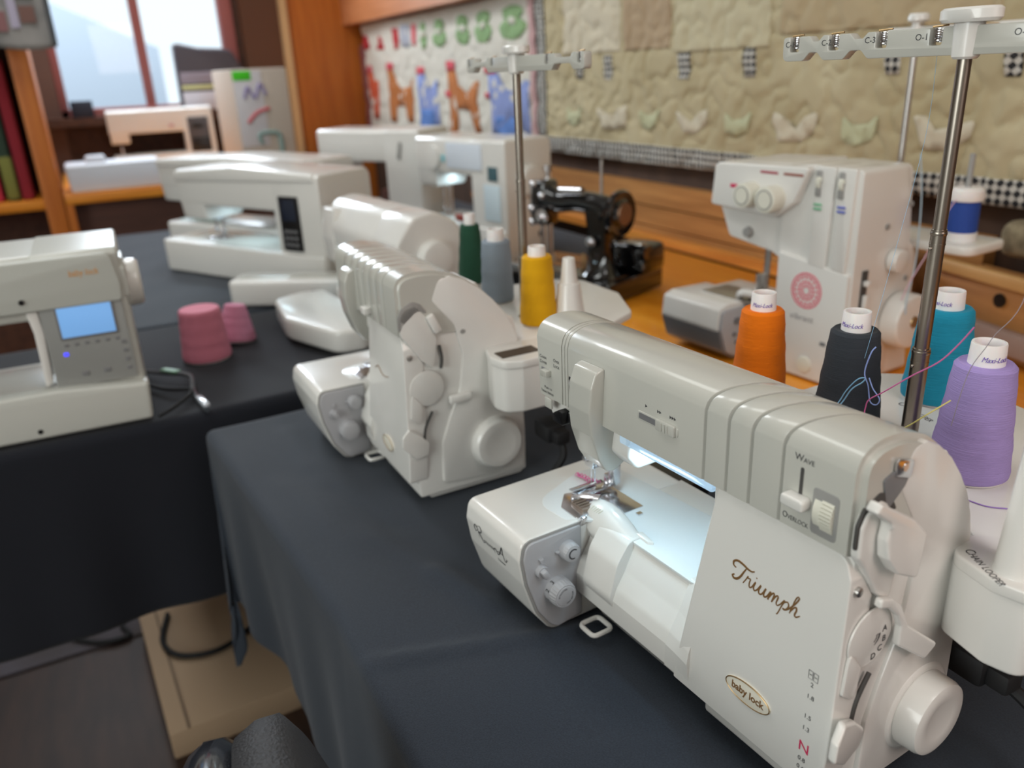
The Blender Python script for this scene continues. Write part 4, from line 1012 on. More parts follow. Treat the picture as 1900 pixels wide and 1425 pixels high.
def slab(name, lo, hi, m, kind='structure', parent=None, r=0.0, seg=2):
    b = MB(1); b.box([(a + c) / 2 for a, c in zip(lo, hi)], [c - a for a, c in zip(lo, hi)], r=r, seg=seg)
    return b.build(name, m, parent, kind=kind)
X0, X1, Y0, Y1, ZC = -4.35, 2.0, -3.0, 1.40, 2.70
slab('floor', (X0 - .2, Y0 - .2, -0.1), (X1 + .2, Y1 + .2, 0), M_FLOOR)
slab('ceiling', (X0 - .2, Y0 - .2, ZC), (X1 + .2, Y1 + .2, ZC + .1), M_CEIL)
slab('wall_back', (X0 - .2, Y1, 0), (X1 + .2, Y1 + .1, ZC), M_WALLB)
slab('wall_right', (X1, Y0, 0), (X1 + .1, Y1, ZC), mat('warm_room_wall', (172, 160, 152), 0.9))
slab('wall_front', (X0, Y0 - .1, 0), (X1, Y0, ZC), M_WALLN)
W2 = bpy.data.objects.new('added_window_frame', None); COL.objects.link(W2); W2['kind'] = 'structure'  # frame added around the front fill light on the unseen wall
b = MB(1)
for lo, hi in (((-.95, Y0, .75), (-.9, Y0 + .05, 2.45)), ((1.5, Y0, .75), (1.55, Y0 + .05, 2.45)), ((-.95, Y0, .75), (1.55, Y0 + .05, .8)), ((-.95, Y0, 2.4), (1.55, Y0 + .05, 2.45))):
    b.box([(p + q) / 2 for p, q in zip(lo, hi)], [q - p for p, q in zip(lo, hi)])
b.build('frame', M_RED, W2)
# left wall with the window opening y -0.02..0.78, z 1.07..2.25
WY0, WY1, WZ0, WZ1 = -0.02, 0.79, TABLE + 0.33, 2.25
b = MB(1)
for lo, hi in (((X0 - .1, Y0, 0), (X0, WY0, ZC)), ((X0 - .1, WY1, 0), (X0, Y1, ZC)), ((X0 - .1, WY0, 0), (X0, WY1, WZ0)), ((X0 - .1, WY0, WZ1), (X0, WY1, ZC))):
    b.box([(p + q) / 2 for p, q in zip(lo, hi)], [q - p for p, q in zip(lo, hi)])
b.build('wall_left', M_DKWOOD, kind='structure')
W = bpy.data.objects.new('window_1', None); COL.objects.link(W); W['kind'] = 'structure'
b = MB(1)
for lo, hi in (((X0 - .06, WY0, WZ0), (X0 + .02, WY0 + .035, WZ1)), ((X0 - .06, WY1 - .06, WZ0), (X0 + .02, WY1, WZ1)), ((X0 - .06, WY0, WZ0), (X0 + .02, WY1, WZ0 + .04)), ((X0 - .06, WY0, WZ1 - .04), (X0 + .02, WY1, WZ1))):
    b.box([(p + q) / 2 for p, q in zip(lo, hi)], [q - p for p, q in zip(lo, hi)], r=.004)
b.build('frame', M_RED, W)
slab('mullion', (X0 - .05, .345, WZ0), (X0 + .01, .385, WZ1), M_RED, None, W, r=.004)
m_glass = bpy.data.materials.new('window_glass'); m_glass.use_nodes = True
nt = m_glass.node_tree; nt.nodes.clear()
o_ = nt.nodes.new('ShaderNodeOutputMaterial'); mx = nt.nodes.new('ShaderNodeMixShader'); tr_ = nt.nodes.new('ShaderNodeBsdfTransparent'); gl = nt.nodes.new('ShaderNodeBsdfGlossy'); gl.inputs['Roughness'].default_value = .02
mx.inputs[0].default_value = .012; nt.links.new(tr_.outputs[0], mx.inputs[1]); nt.links.new(gl.outputs[0], mx.inputs[2]); nt.links.new(mx.outputs[0], o_.inputs[0])
slab('pane', (X0 - .03, WY0 + .03, WZ0 + .03), (X0 - .025, .35, WZ1 - .03), m_glass, None, W)
slab('pane', (X0 - .03, .38, WZ0 + .03), (X0 - .025, WY1 - .05, WZ1 - .03), m_glass, None, W)
# bright hazy street outside
m_out = bpy.data.materials.new('overcast_street'); m_out.use_nodes = True
nt = m_out.node_tree; nt.nodes.clear()
o_ = nt.nodes.new('ShaderNodeOutputMaterial'); em = nt.nodes.new('ShaderNodeEmission'); em.inputs[0].default_value = (0.80, 0.92, 1.0, 1); em.inputs[1].default_value = 1.25
nt.links.new(em.outputs[0], o_.inputs[0])
b = MB(1); b.box((-8.6, .6, 3.0), (.1, 9, 9)); sky = b.build('overcast_sky', m_out, kind='structure')
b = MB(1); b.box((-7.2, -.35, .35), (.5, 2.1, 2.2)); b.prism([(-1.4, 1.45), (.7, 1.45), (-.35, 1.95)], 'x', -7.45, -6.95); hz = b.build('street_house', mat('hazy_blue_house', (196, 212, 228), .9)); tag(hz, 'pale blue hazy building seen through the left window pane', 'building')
# posts and boards at the left wall
slab('trim_1', (X0, .82, 0), (X0 + .05, 1.0, ZC), mat('brown_post', (92, 56, 34), .6))
slab('trim_2', (X0, 1.0, 0), (X0 + .10, 1.03, ZC), mat('pale_edge', (206, 168, 120), .6))
slab('trim_3', (X0, 1.03, 0), (X0 + .08, Y1 - .002, ZC), M_PINE_Z)
slab('trim_4', (X0 + .08, 1.30, TABLE + .69), (-2.40, Y1 - .002, TABLE + 1.0), wood('header_beam', (176, 110, 66), (190, 124, 80), (3, 30, 30)))
slab('trim_5', (X0, -.60, 0), (X0 + .04, WY0, ZC), mat('brown_board', (112, 80, 68), .7))
slab('window_sill', (X0, WY0 - .1, TABLE + .30), (X0 + .13, .86, TABLE + .335), M_DKWOOD)
# pine boards along the back wall above the counter
for k, (z0, z1) in enumerate(((0.0, .036), (.040, .090), (.094, .150))):
    slab('trim_%d' % (6 + k), (-2.9, Y1 - .035 - .004 * (k % 2), TABLE + z0), (-.86, Y1 - .002, TABLE + z1), M_BOARD)
slab('trim_9', (-2.9, Y1 - .075, TABLE + .002), (-.86, Y1 - .04, TABLE + .022), M_PINE_X)

# ================================================================ counter
CT = thing('counter', 'long orange pine counter along the quilt wall', 'counter', (0, 0, 0))
slab('worktop', (-1.74, .835, TABLE - .045), (1.2, Y1 - .08, TABLE), M_COUNTER, None, CT, r=.006)
slab('body', (-1.70, .90, .06), (1.15, Y1 - .1, TABLE - .045), M_DKWOOD, None, CT)
slab('plinth', (-1.68, .94, 0), (1.12, Y1 - .1, .06), M_BLACK, None, CT)

# ================================================================ tables with cloths
def table(name_label, x0, x1, y0, y1):
    t = thing('folding_table', name_label, 'table', ((x0 + x1) / 2, (y0 + y1) / 2, 0))
    hx, hy = (x1 - x0) / 2, (y1 - y0) / 2
    b = MB(1); b.box((0, 0, TABLE - .022), (hx * 2 - .012, hy * 2 - .012, .03), r=.004); b.build('tabletop', mat('table_grey', (150, 150, 148), .6), t)
    for sx in (-1, 1):
        for sy in (-1, 1):
            b = MB(1); b.cyl((sx * (hx - .15), sy * (hy - .08), 0), (sx * (hx - .15), sy * (hy - .08), TABLE - .035), .014, n=12); b.build('leg', M_MIDGREY, t)
    return t

def cloth(label, x0, x1, y0, y1, drops, m, seed, creases=(), flare=.05, folds=1.0, n=(150, 110), slant=False):
    """drops = (left x-, right x+, front y-, back y+) lengths; hem may be a function"""
    dl, dr, df, db = drops
    rnd = random.Random(seed)
    ph = [rnd.uniform(0, 6.28) for _ in range(12)]
    R = .012
    def fn(u, v):
        X = (x0 - dl) + (x1 - x0 + dl + dr) * u; Y = (y0 - df) + (y1 - y0 + df + db) * v
        cx, cy = min(max(X, x0), x1), min(max(Y, y0), y1)
        ox, oy = X - cx, Y - cy
        s = math.hypot(ox, oy)
        w = 0.0
        w += .0009 * math.sin(9 * X + 3 * Y + ph[0]) + .0008 * math.sin(14 * Y - 5 * X + ph[1]) + .0006 * math.sin(31 * X + 17 * Y + ph[2]) * math.sin(7 * Y + ph[3])
        for (ax, ay, bx, by, h, wd) in creases:
            dx, dy = bx - ax, by - ay; L = math.hypot(dx, dy)
            tt = max(0, min(1, ((X - ax) * dx + (Y - ay) * dy) / L / L))
            d = math.hypot(X - ax - tt * dx, Y - ay - tt * dy)
            fall = min(1, tt * 6, (1 - tt) * 6) 
            w += h * fall * math.exp(-(d / wd) ** 2)
        skew = -.08 * max(0, -.62 - X) * max(0, min(1, (y1 - Y) / (y1 - y0))) if slant else 0
        if s < 1e-9: return (X, Y + skew, TABLE - .0015 + min(w, .006))
        nx, ny = ox / s, oy / s
        # rounded edge then hanging
        if s < R * PI / 2:
            a = s / R; out, dz = R * math.sin(a), R * (1 - math.cos(a))
        else:
            hang = s - R * PI / 2
            tpos = X if abs(ny) > abs(nx) else Y
            f = min(1, hang / .25)
            wav = folds * f * (.010 * math.sin(13 * tpos + ph[4]) + .007 * math.sin(29 * tpos + ph[5]) + .005 * math.sin(47 * tpos + ph[6]))
            out, dz = R + flare * hang + wav, R + hang
        return (cx + nx * out, cy + ny * out + skew, TABLE - .0015 + (w if s < .03 else 0) - dz)
    b = MB(1); b.grid(fn, *n)
    bm = b.bm
    bmesh.ops.recalc_face_normals(bm, faces=bm.faces)
    if sum(f.normal.z for f in bm.faces) < 0: bmesh.ops.reverse_faces(bm, faces=bm.faces)
    o = b.build('tablecloth', m, angle=80)
    md = o.modifiers.new('thickness', 'SOLIDIFY'); md.thickness = .0012; md.offset = -1
    tag(o, label, 'tablecloth')
    return o
table('folding table under the charcoal cloth, carrying the nearest sergers', -1.145, .75, .14, .80)
table('folding table under the dark cloth at left, carrying the blue screen machine', -1.725, -1.22, -1.25, .80)
table('folding table under the far dark cloth, carrying the black panel machine', -2.98, -1.765, .03, 1.25)
cloth('charcoal tablecloth with fold creases under the two nearest sergers', -1.14, .75, .135, .80, (.30, .30, .30, .30 * .03), M_CLOTH, 3,
      creases=((-.56, .10, -.46, .44, .0042, .006), (-.78, .20, -.52, .26, .002, .012), (-.95, .16, -.70, .19, .0018, .016), (-.9, .2, -.72, .24, -.0016, .012), (-1.1, .22, -.92, .2, .002, .014), (-1.1, .3, -.95, .24, .0018, .012), (-.66, .23, -.55, .262, .005, .010), (-.40, .16, -.36, .30, .001, .01)), n=(300, 150), slant=True, flare=-.015, folds=.7)
cloth('dark tablecloth with a long drape darkened for shade under the blue screen machine', -1.73, -1.222, -1.25, .80, (.02, .32, .3, .02), M_SHADECLOTH, 5, creases=((-1.65, .1, -1.2, .3, .0012, .02),), n=(110, 200), flare=.02, folds=.5)
cloth('dark tablecloth under the black panel machine on the far table', -2.98, -1.76, .03, 1.25, (.3, .01, .3, .02), M_CLOTH, 8)

# ================================================================ quilts
M_BEIGE = mat('quilt_beige', (174, 160, 126), 0.95, vary=((5, 5, 5), (192, 180, 148)), bump=((420, 420, 420), .5, .001))
M_CREAMQ = mat('quilt_cream', (200, 190, 168), .95)
M_PALEQ = mat('quilt_pale_green', (186, 186, 152), .95)
M_TANQ = mat('quilt_tan', (172, 150, 122), .95)
m_chk = bpy.data.materials.new('black_white_check'); m_chk.use_nodes = True
nt = m_chk.node_tree; bs = nt.nodes['Principled BSDF']; bs.inputs['Roughness'].default_value = .95
tc = nt.nodes.new('ShaderNodeTexCoord'); mp = nt.nodes.new('ShaderNodeMapping'); mp.inputs['Rotation'].default_value = (0, math.radians(45), 0); ck = nt.nodes.new('ShaderNodeTexChecker')
mp.inputs['Scale'].default_value = (1, 0, 1); ck.inputs['Scale'].default_value = 92; ck.inputs['Color1'].default_value = rgb(40, 40, 42); ck.inputs['Color2'].default_value = rgb(196, 192, 184)
nt.links.new(tc.outputs['Object'], mp.inputs[0]); nt.links.new(mp.outputs[0], ck.inputs[0]); nt.links.new(ck.outputs[0], bs.inputs['Base Color'])

from mathutils import noise as mnoise
def quilt_y(x, z):
    """wavy quilted surface, towards the room"""
    n1 = mnoise.noise((x * 17, z * 17, .3)) + .35 * mnoise.noise((x * 40, z * 40, 1.7))
    n2 = mnoise.noise((x * 9 + 4, z * 9, 5.1))
    return 1.376 - .005 * math.sin(5 * x + 1.3) - .006 * n2 - .0085 * min(1, abs(n1) * 2.6) ** .6

def hang(name, x0, x1, z0, z1, m, parent, d=0.0, nx=200, nz=90, th=.006, sag=None):
    b = MB(1)
    zb = lambda u: z0 + (sag(x0 + (x1 - x0) * u) if sag else 0)
    b.grid(lambda u, v: (x0 + (x1 - x0) * u, quilt_y(x0 + (x1 - x0) * u, zb(u) + (z1 - zb(u)) * v) - d, zb(u) + (z1 - zb(u)) * v), nx, nz)
    o = b.build(name, m, parent, angle=80)
    md = o.modifiers.new('thickness', 'SOLIDIFY'); md.thickness = th; md.offset = -1
    return o
def applique(name, pts, m, parent, d=.003, r=.006):
    P = rounded([(x, z) for x, z in pts], r, 3)
    bm = bmesh.new()
    f = bm.faces.new([bm.verts.new((x, 0, z + TABLE)) for x, z in P])
    bmesh.ops.triangulate(bm, faces=[f])
    for _ in range(2): bmesh.ops.subdivide_edges(bm, edges=[e for e in bm.edges if e.calc_length() > .02], cuts=1, use_grid_fill=False)
    bmesh.ops.triangulate(bm, faces=bm.faces)
    for v in bm.verts: v.co.y = quilt_y(v.co.x, v.co.z) - d
    bmesh.ops.recalc_face_normals(bm, faces=bm.faces)
    if sum(f.normal.y for f in bm.faces) > 0: bmesh.ops.reverse_faces(bm, faces=bm.faces)
    b = MB(1); b._merge(bm)
    o = b.build(name, m, parent, angle=80)
    md = o.modifiers.new('thickness', 'SOLIDIFY'); md.thickness = .002; md.offset = -1
    return o
Q2 = thing('quilt', 'beige quilt with pale winged appliques and black and white checked border', 'quilt', (0, 0, 0))
sag = lambda x: .004 * math.sin(4 * x) 
hang('quilt_top', -2.40, -.30, TABLE + .235, TABLE + 1.25, M_BEIGE, Q2, nx=420, nz=200, sag=sag)
hang('checked_border', -2.42, -.28, TABLE + .205, TABLE + .250, m_chk, Q2, d=.004, nx=200, nz=6, sag=sag)
hang('checked_border', -2.42, -2.375, TABLE + .25, TABLE + 1.25, m_chk, Q2, d=.004, nx=6, nz=80)
hang('pale_block', -2.26, -1.98, TABLE + .49, TABLE + .80, M_CREAMQ, Q2, d=.003, nx=50, nz=50)
hang('pale_block', -1.74, -1.41, TABLE + .478, TABLE + .80, mat('quilt_light_beige', (192, 182, 152), .95), Q2, d=.003, nx=60, nz=50)
hang('tan_block', -1.96, -1.76, TABLE + .49, TABLE + .80, M_TANQ, Q2, d=.003, nx=40, nz=50)
hang('tan_block', -1.38, -.9, TABLE + .50, TABLE + .80, mat('quilt_tan_light', (178, 160, 128), .95), Q2, d=.003, nx=60, nz=50)
for pts in ([(-2.196, .484), (-2.16, .485), (-2.158, .42), (-2.19, .42)], [(-2.053, .481), (-2.01, .481), (-2.013, .418), (-2.05, .417)], [(-1.725, .477), (-1.678, .477), (-1.681, .416), (-1.722, .416)], [(-1.487, .479), (-1.448, .479), (-1.447, .418), (-1.487, .417)], [(-1.109, .458), (-1.075, .457), (-1.074, .418), (-1.105, .418)], [(-.883, .455), (-.855, .455), (-.852, .412), (-.878, .412)]):
    applique('checked_patch', pts, m_chk, Q2, r=.001)
for pts in ([(-2.093, .348), (-2.045, .327), (-1.999, .325), (-1.973, .343), (-1.939, .355), (-1.946, .292), (-2.0, .284), (-2.054, .285)], [(-1.738, .344), (-1.695, .329), (-1.665, .316), (-1.63, .34), (-1.601, .35), (-1.608, .313), (-1.647, .288), (-1.688, .289)], [(-1.393, .348), (-1.356, .341), (-1.318, .312), (-1.288, .34), (-1.253, .351), (-1.269, .308), (-1.296, .289), (-1.361, .285)], [(-1.033, .35), (-1.009, .347), (-.986, .325), (-.955, .331), (-.913, .346), (-.922, .314), (-.954, .29), (-1.007, .289)]):
    applique('wing_applique', pts, M_CREAMQ, Q2, r=.008)
for cx in (-2.22, -1.85, -1.50, -1.16):
    applique('wing_applique', [(cx - .04, .345), (cx - .01, .325), (cx + .03, .33), (cx + .055, .35), (cx + .04, .30), (cx, .285), (cx - .03, .295)], M_PALEQ, Q2, r=.01)

Q1 = thing('quilt', 'children\'s quilt with green bears, brown and blue animals, near the corner', 'quilt', (0, 0, 0))
hang('quilt_top', -4.20, -2.47, TABLE + .20, TABLE + .685, mat('quilt_offwhite', (206, 202, 190), .95), Q1, nx=160, nz=50)
hang('side_border', -4.26, -4.18, TABLE + .20, TABLE + .60, mat('dark_red_border', (128, 70, 68), .95), Q1, d=.003, nx=10, nz=40)
hang('side_border', -2.475, -2.435, TABLE + .20, TABLE + .685, mat('pink_border', (186, 150, 148), .95), Q1, d=.003, nx=8, nz=40)
M_BRN = mat('applique_brown', (176, 108, 58), .95); M_BLU = mat('applique_blue', (134, 148, 196), .95); M_GRN = mat('applique_green', (134, 164, 116), .95); M_REDQ = mat('applique_red', (178, 40, 48), .95); M_ORQ = mat('applique_orange_red', (196, 84, 52), .95); M_DBL = mat('applique_dark_blue', (86, 120, 180), .95); M_PKQ = mat('applique_pink_red', (206, 84, 96), .95); M_GBQ = mat('applique_grey_blue', (168, 172, 184), .95)
applique('animal_applique', [(-3.853, .482), (-3.78, .492), (-3.75, .427), (-3.67, .392), (-3.58, .402), (-3.543, .442), (-3.55, .336), (-3.55, .25), (-3.62, .25), (-3.64, .318), (-3.76, .317), (-3.77, .247), (-3.862, .244), (-3.838, .38)], M_BRN, Q1)
applique('animal_applique', [(-3.485, .447), (-3.407, .463), (-3.374, .392), (-3.325, .403), (-3.271, .433), (-3.277, .233), (-3.48, .233)], M_BLU, Q1)
applique('animal_applique', [(-3.172, .463), (-3.097, .471), (-3.067, .402), (-2.991, .373), (-2.917, .421), (-2.889, .417), (-2.908, .345), (-2.874, .23), (-2.932, .23), (-2.951, .315), (-3.081, .317), (-3.104, .23), (-3.168, .23), (-3.169, .362)], M_BRN, Q1)
applique('animal_applique', [(-2.80, .442), (-2.713, .449), (-2.657, .393), (-2.578, .381), (-2.51, .420), (-2.487, .417), (-2.493, .235), (-2.778, .235)], M_BLU, Q1)
applique('animal_applique', [(-4.175, .476), (-4.088, .484), (-4.057, .43), (-4.009, .429), (-4.04, .25), (-4.12, .25)], M_ORQ, Q1)
for x0, x1, z0, z1 in ((-3.47, -3.32, .24, .31), (-2.74, -2.55, .24, .30)): applique('animal_patch', [(x0, z0), (x1, z0), (x1, z1), (x0, z1)], M_DBL, Q1, d=.006, r=.02)
for x0, x1, z0, z1 in ((-3.85, -3.76, .475, .505), (-3.49, -3.40, .453, .48), (-3.175, -3.09, .458, .495), (-2.82, -2.72, .443, .465), (-4.15, -4.09, .47, .5), (-3.2, -3.15, .36, .385), (-2.83, -2.79, .36, .38)): applique('red_patch', [(x0, z0), (x1, z0), (x1, z1), (x0, z1)], M_PKQ, Q1, d=.006, r=.008)
applique('letter_applique', [(-4.20, .640), (-4.10, .635), (-4.07, .575), (-4.17, .572)], M_REDQ, Q1); applique('letter_applique', [(-3.93, .628), (-3.855, .566), (-3.985, .566)], M_REDQ, Q1); applique('letter_applique', [(-3.746, .648), (-3.651, .644), (-3.675, .560), (-3.73, .56)], M_REDQ, Q1); applique('letter_applique', [(-3.62, .655), (-3.53, .65), (-3.55, .561), (-3.63, .565)], M_GBQ, Q1); applique('letter_applique', [(-3.50, .650), (-3.46, .65), (-3.47, .561), (-3.50, .565)], M_PKQ, Q1)
def oval(x0, x1, z0, z1): return [((x0 + x1) / 2 + (x1 - x0) / 2 * math.cos(a), (z0 + z1) / 2 + (z1 - z0) / 2 * math.sin(a)) for a in [2 * PI * k / 20 for k in range(20)]]
for x0, x1 in ((-3.42, -3.35), (-3.29, -3.16), (-3.06, -2.94), (-2.89, -2.74), (-2.68, -2.49)):
    applique('bear_applique', oval(x0, x1, .548, .615), M_GRN, Q1); applique('bear_applique', oval(x0 + .015, x1 - .015, .605, .652), M_GRN, Q1)
    applique('bear_patch', oval((x0 + x1) / 2 - .025, (x0 + x1) / 2 + .025, .592, .618), mat('pale_patch', (206, 204, 190), .95), Q1, d=.006)

# ================================================================ bookcase, bolts of fabric, low shelf
BK = thing('bookcase', 'orange wooden bookcase with fabric bolts at the left edge', 'bookcase', (0, 0, 0))
slab('upright', (-3.75, -.135, 0), (-3.35, -.075, 1.62), M_PINE_Z, None, BK, r=.003)
slab('upright', (-3.75, -1.12, 0), (-3.35, -1.08, 1.62), M_PINE_Z, None, BK, r=.003)
slab('shelf', (-3.75, -1.08, TABLE + .06), (-3.36, -.135, TABLE + .095), M_PINE_Y, None, BK, r=.003)
slab('shelf', (-3.75, -1.08, 1.58), (-3.36, -.135, 1.62), M_PINE_Y, None, BK, r=.003)
slab('shelf', (-3.75, -1.08, .1), (-3.36, -.135, .14), M_PINE_Y, None, BK, r=.003)
slab('back_panel', (-3.77, -1.12, 0), (-3.75, -.075, 1.62), M_DKWOOD, None, BK)
bolts = ((-.18, 'deep red fabric bolt nearest the bookcase upright', (136, 30, 42)), (-.225, 'dark green fabric bolt with olive lower end, second from the bookcase upright', (44, 62, 48)), (-.275, 'bright crimson fabric bolt third from the bookcase upright', (188, 48, 70)), (-.325, 'dark crimson fabric bolt fourth from the bookcase upright', (150, 34, 50)), (-.375, 'rose red fabric bolt leftmost in view on the shelf', (176, 44, 62)))
for k, (y, lab, c) in enumerate(bolts):
    t = thing('fabric_bolt', lab, 'fabric', (-3.40, y, TABLE + .095), 0, None)
    b = MB(1); b.box((-.12, 0, .235), (.24, .038, .47), r=.010, seg=3); b.build('fabric_wrap', mat('bolt_%d' % k, c, .9, bump=((60, 60, 60), .4, .004)), t)
    if k == 1: b = MB(1); b.box((-.118, 0, .08), (.242, .040, .15), r=.01); b.build('olive_fold', mat('olive_fabric', (120, 120, 56), .9), t)
SG = thing('hanging_cloth', 'grey printed fabric panel hanging at the upper left corner', 'fabric', (-3.30, 0, 0))
b = MB(1); b.grid(lambda u, v: (.012 * math.sin(9 * u), -.75 + .77 * u, TABLE + .575 + .022 * u + .55 * v + .012 * math.sin(12 * u)), 40, 30)
o = b.build('cloth', mat('grey_print', (120, 118, 116), .95, vary=((9, 9, 9), (150, 146, 142))), SG); md = o.modifiers.new('thickness', 'SOLIDIFY'); md.thickness = .004
for y0, y1, z0, z1, c in ((-.10, -.075, .65, .74, (168, 160, 178)), (-.07, -.025, .665, .715, (112, 82, 74)), (-.16, -.11, .64, .70, (132, 92, 92)), (-.09, -.02, .74, .8, (150, 126, 120))):
    b = MB(1); b.box((.014, (y0 + y1) / 2, TABLE + (z0 + z1) / 2), (.006, y1 - y0, z1 - z0)); b.build('print_patch', mat('print_%d' % c[0], c, .9), SG)
b = MB(1); b.box((.012, .014, TABLE + .87), (.008, .016, .54)); b.build('selvage', mat('dark_grey_edge', (70, 72, 74), .9), SG)
LS = thing('window_shelf', 'orange edged low wooden shelf unit under the window', 'shelf', (0, 0, 0))
slab('shelf_board', (-4.30, -.07, TABLE + .068), (-3.36, .98, TABLE + .104), M_PINE_Y, None, LS, r=.003)
slab('back_board', (-4.30, -.07, .02), (-3.95, .98, TABLE + .066), M_DKWOOD, None, LS)
slab('front_board', (-3.45, -.07, .02), (-3.42, .98, TABLE + .066), wood('red_brown_board', (80, 50, 40), (96, 60, 48), (30, 4, 30), .6), None, LS)
slab('upright', (-3.44, -.072, .0), (-3.36, -.045, TABLE + .068), M_PINE_Z, None, LS)
M_BOXW = mat('box_white', (200, 204, 212), .6)
WB = thing('storage_box', 'low white box with a knob on the orange window shelf', 'box', (-3.39, .12, TABLE + .104))
b = MB(1); b.prism(rounded([(-.16, 0), (.15, 0), (.158, .095), (-.168, .095)], .01, 3), 'x', -.20, 0, r=.008); b.build('body', M_BOXW, WB)
b = MB(1); b.box((-.1, -.06, .105), (.06, .07, .03), r=.01); b.build('knob', M_BOXW, WB)
SH.location = (-4.07, .585, TABLE + .104); SH.rotation_euler = (0, 0, math.radians(87)); 
CB = thing('carton', 'beige carton with purple script and bright green sticker on the window shelf', 'box', (-3.42, .69, TABLE + .104), 6)
b = MB(1); b.box((-.14, 0, .198), (.28, .215, .396), r=.004); b.build('body', mat('carton_beige', (188, 178, 166), .8), CB)
b = MB(1); b.box((.0008, -.05, .25), (.003, .11, .28), r=.001); b.build('pale_label', mat('carton_pale', (206, 204, 208), .8), CB)
b = MB(1); b.box((.002, -.07, .372), (.004, .07, .034), r=.001); b.build('green_sticker', mat('neon_green', (70, 205, 30), .6, emit=(70, 205, 30), emit_s=.0), CB)
b = MB(1); b.tube(spline([(.003, -.07, .20), (.003, -.045, .225), (.003, -.02, .24), (.003, .02, .25)], 5), .007, n=6); b.build('red_script', mat('carton_red', (196, 96, 104), .8), CB)
b = MB(1); b.tube(spline([(.003, -.07, .29), (.003, -.055, .33), (.003, -.03, .29), (.003, -.005, .34), (.003, .015, .30)], 5), .006, n=6); b.build('purple_script', mat('carton_purple', (150, 140, 180), .8), CB)
b = MB(1); b.tube([(.003, y, z) for y, z in rounded([(-.055, .16), (.05, .16), (.05, .02)], .03, 4)], .009, n=6); b.build('teal_frame', mat('carton_teal', (128, 156, 152), .8), CB)
PK = thing('cushion_package', 'dark grey wrapped cushion package with pale label on the window sill', 'package', (-4.272, .64, TABLE + .335), 0)
b = MB(1); b.prism(rounded([(-.155, 0), (.155, 0), (.15, .16), (.10, .265), (-.05, .275), (-.15, .30)], [.02, .02, .03, .06, .05, .02], 4), 'x', -.05, .05, r=.03, seg=4); b.build('body', mat('dark_grey_film', (76, 72, 80), .4), PK)
b = MB(1); b.box((.052, -.02, .045), (.006, .25, .08), r=.002); b.build('pale_label', mat('package_label', (204, 200, 208), .6), PK)
b = MB(1); b.box((.052, -.02, .105), (.006, .25, .018), r=.002); b.build('yellow_stripe', mat('pale_yellow_stripe', (206, 206, 150), .6), PK)
b = MB(1); b.box((.052, -.02, .145), (.006, .25, .05), r=.002); b.build('grey_band', mat('package_grey', (146, 138, 150), .6), PK)
BB = slab('small_box', (-4.30, .02, TABLE + .335), (-4.23, .11, TABLE + .405), mat('navy_box', (36, 44, 60), .5), None, None, r=.004); tag(BB, 'small dark navy box at the left end of the window sill', 'box')

# ================================================================ floor items
FC = thing('flat_carton', 'flat beige carton lying on the floor below the tables', 'carton', (-1.59, .10, 0), 3)
b = MB(1); b.box((0, .03, .03), (.44, .42, .06), r=.004); b.build('body', mat('floor_carton', (176, 150, 122), .8), FC)
b = MB(1); b.box((0, -.145, .0605), (.44, .004, .002)); b.build('tape_seam', mat('carton_seam', (120, 100, 80), .8), FC)
cab = spline([(-1.75, -.03, .068), (-1.65, -.05, .068), (-1.58, -.02, .068), (-1.56, .06, .068), (-1.62, .15, .068), (-1.72, .24, .068)], 8)
b = MB(1); b.tube(cab, .006, n=8); tag(b.build('cable', M_RUBBER), 'black cable curving over the flat carton on the floor', 'cable')
cab = spline([(-1.98, .03, .01), (-1.94, -.06, .01), (-1.86, -.13, .01), (-1.80, -.12, .01), (-1.82, -.2, .01), (-1.95, -.3, .01), (-2.1, -.32, .01)], 8)
b = MB(1); b.tube(cab, .006, n=8); tag(b.build('cable', M_RUBBER), 'black cable looping on the grey floor mat', 'cable')
FM = slab('floor_mat', (-2.2, -.75, 0.0), (-1.80, .16, .006), mat('grey_mat', (84, 78, 84), .8, vary=((6, 9, 6), (70, 62, 60))), None, None); tag(FM, 'grey floor mat beside the flat carton', 'mat')

# ================================================================ chair in the near foreground
CH = thing('chair', 'black vinyl chair with shiny edge at the bottom of the picture', 'chair', (-.29, .028, 0), 0)
M_VINYL = mat('black_vinyl', (44, 43, 45), .55, bump=((420, 420, 420), .9, .002))
M_SHELL = mat('black_shell_gloss', (40, 42, 48), .18, coat=.6)
def pad(th0, th1, w, h, n=40):
    rings = []
    for k, (d, s) in enumerate(((th0, .93), (th0 + .004, .985), ((th0 + th1) / 2, 1.0), (th1 - .006, .98), (th1, .90))):
        rings.append([(w * s * math.copysign(abs(math.cos(a)) ** .75, math.cos(a)), d - .05 * (abs(math.cos(a)) ** 2) * 0, h * s * math.copysign(abs(math.sin(a)) ** .75, math.sin(a))) for a in [2 * PI * i / n for i in range(n)]])
    return rings
tilt = Matrix.Translation((0, 0, .70)) @ Matrix.Rotation(math.radians(16), 4, 'X')
b = MB(1); b.loft(pad(.012, .05, .20, .145)); bmesh.ops.transform(b.bm, matrix=tilt, verts=b.bm.verts); b.build('backrest', M_VINYL, CH, angle=60)
b = MB(1); b.loft(pad(-.016, .014, .205, .15)); bmesh.ops.transform(b.bm, matrix=tilt, verts=b.bm.verts); b.build('back_shell', M_SHELL, CH, angle=60)
b = MB(1); b.box((0, .0, .395), (.40, .20, .05), r=.02, seg=3); b.build('seat', M_VINYL, CH)
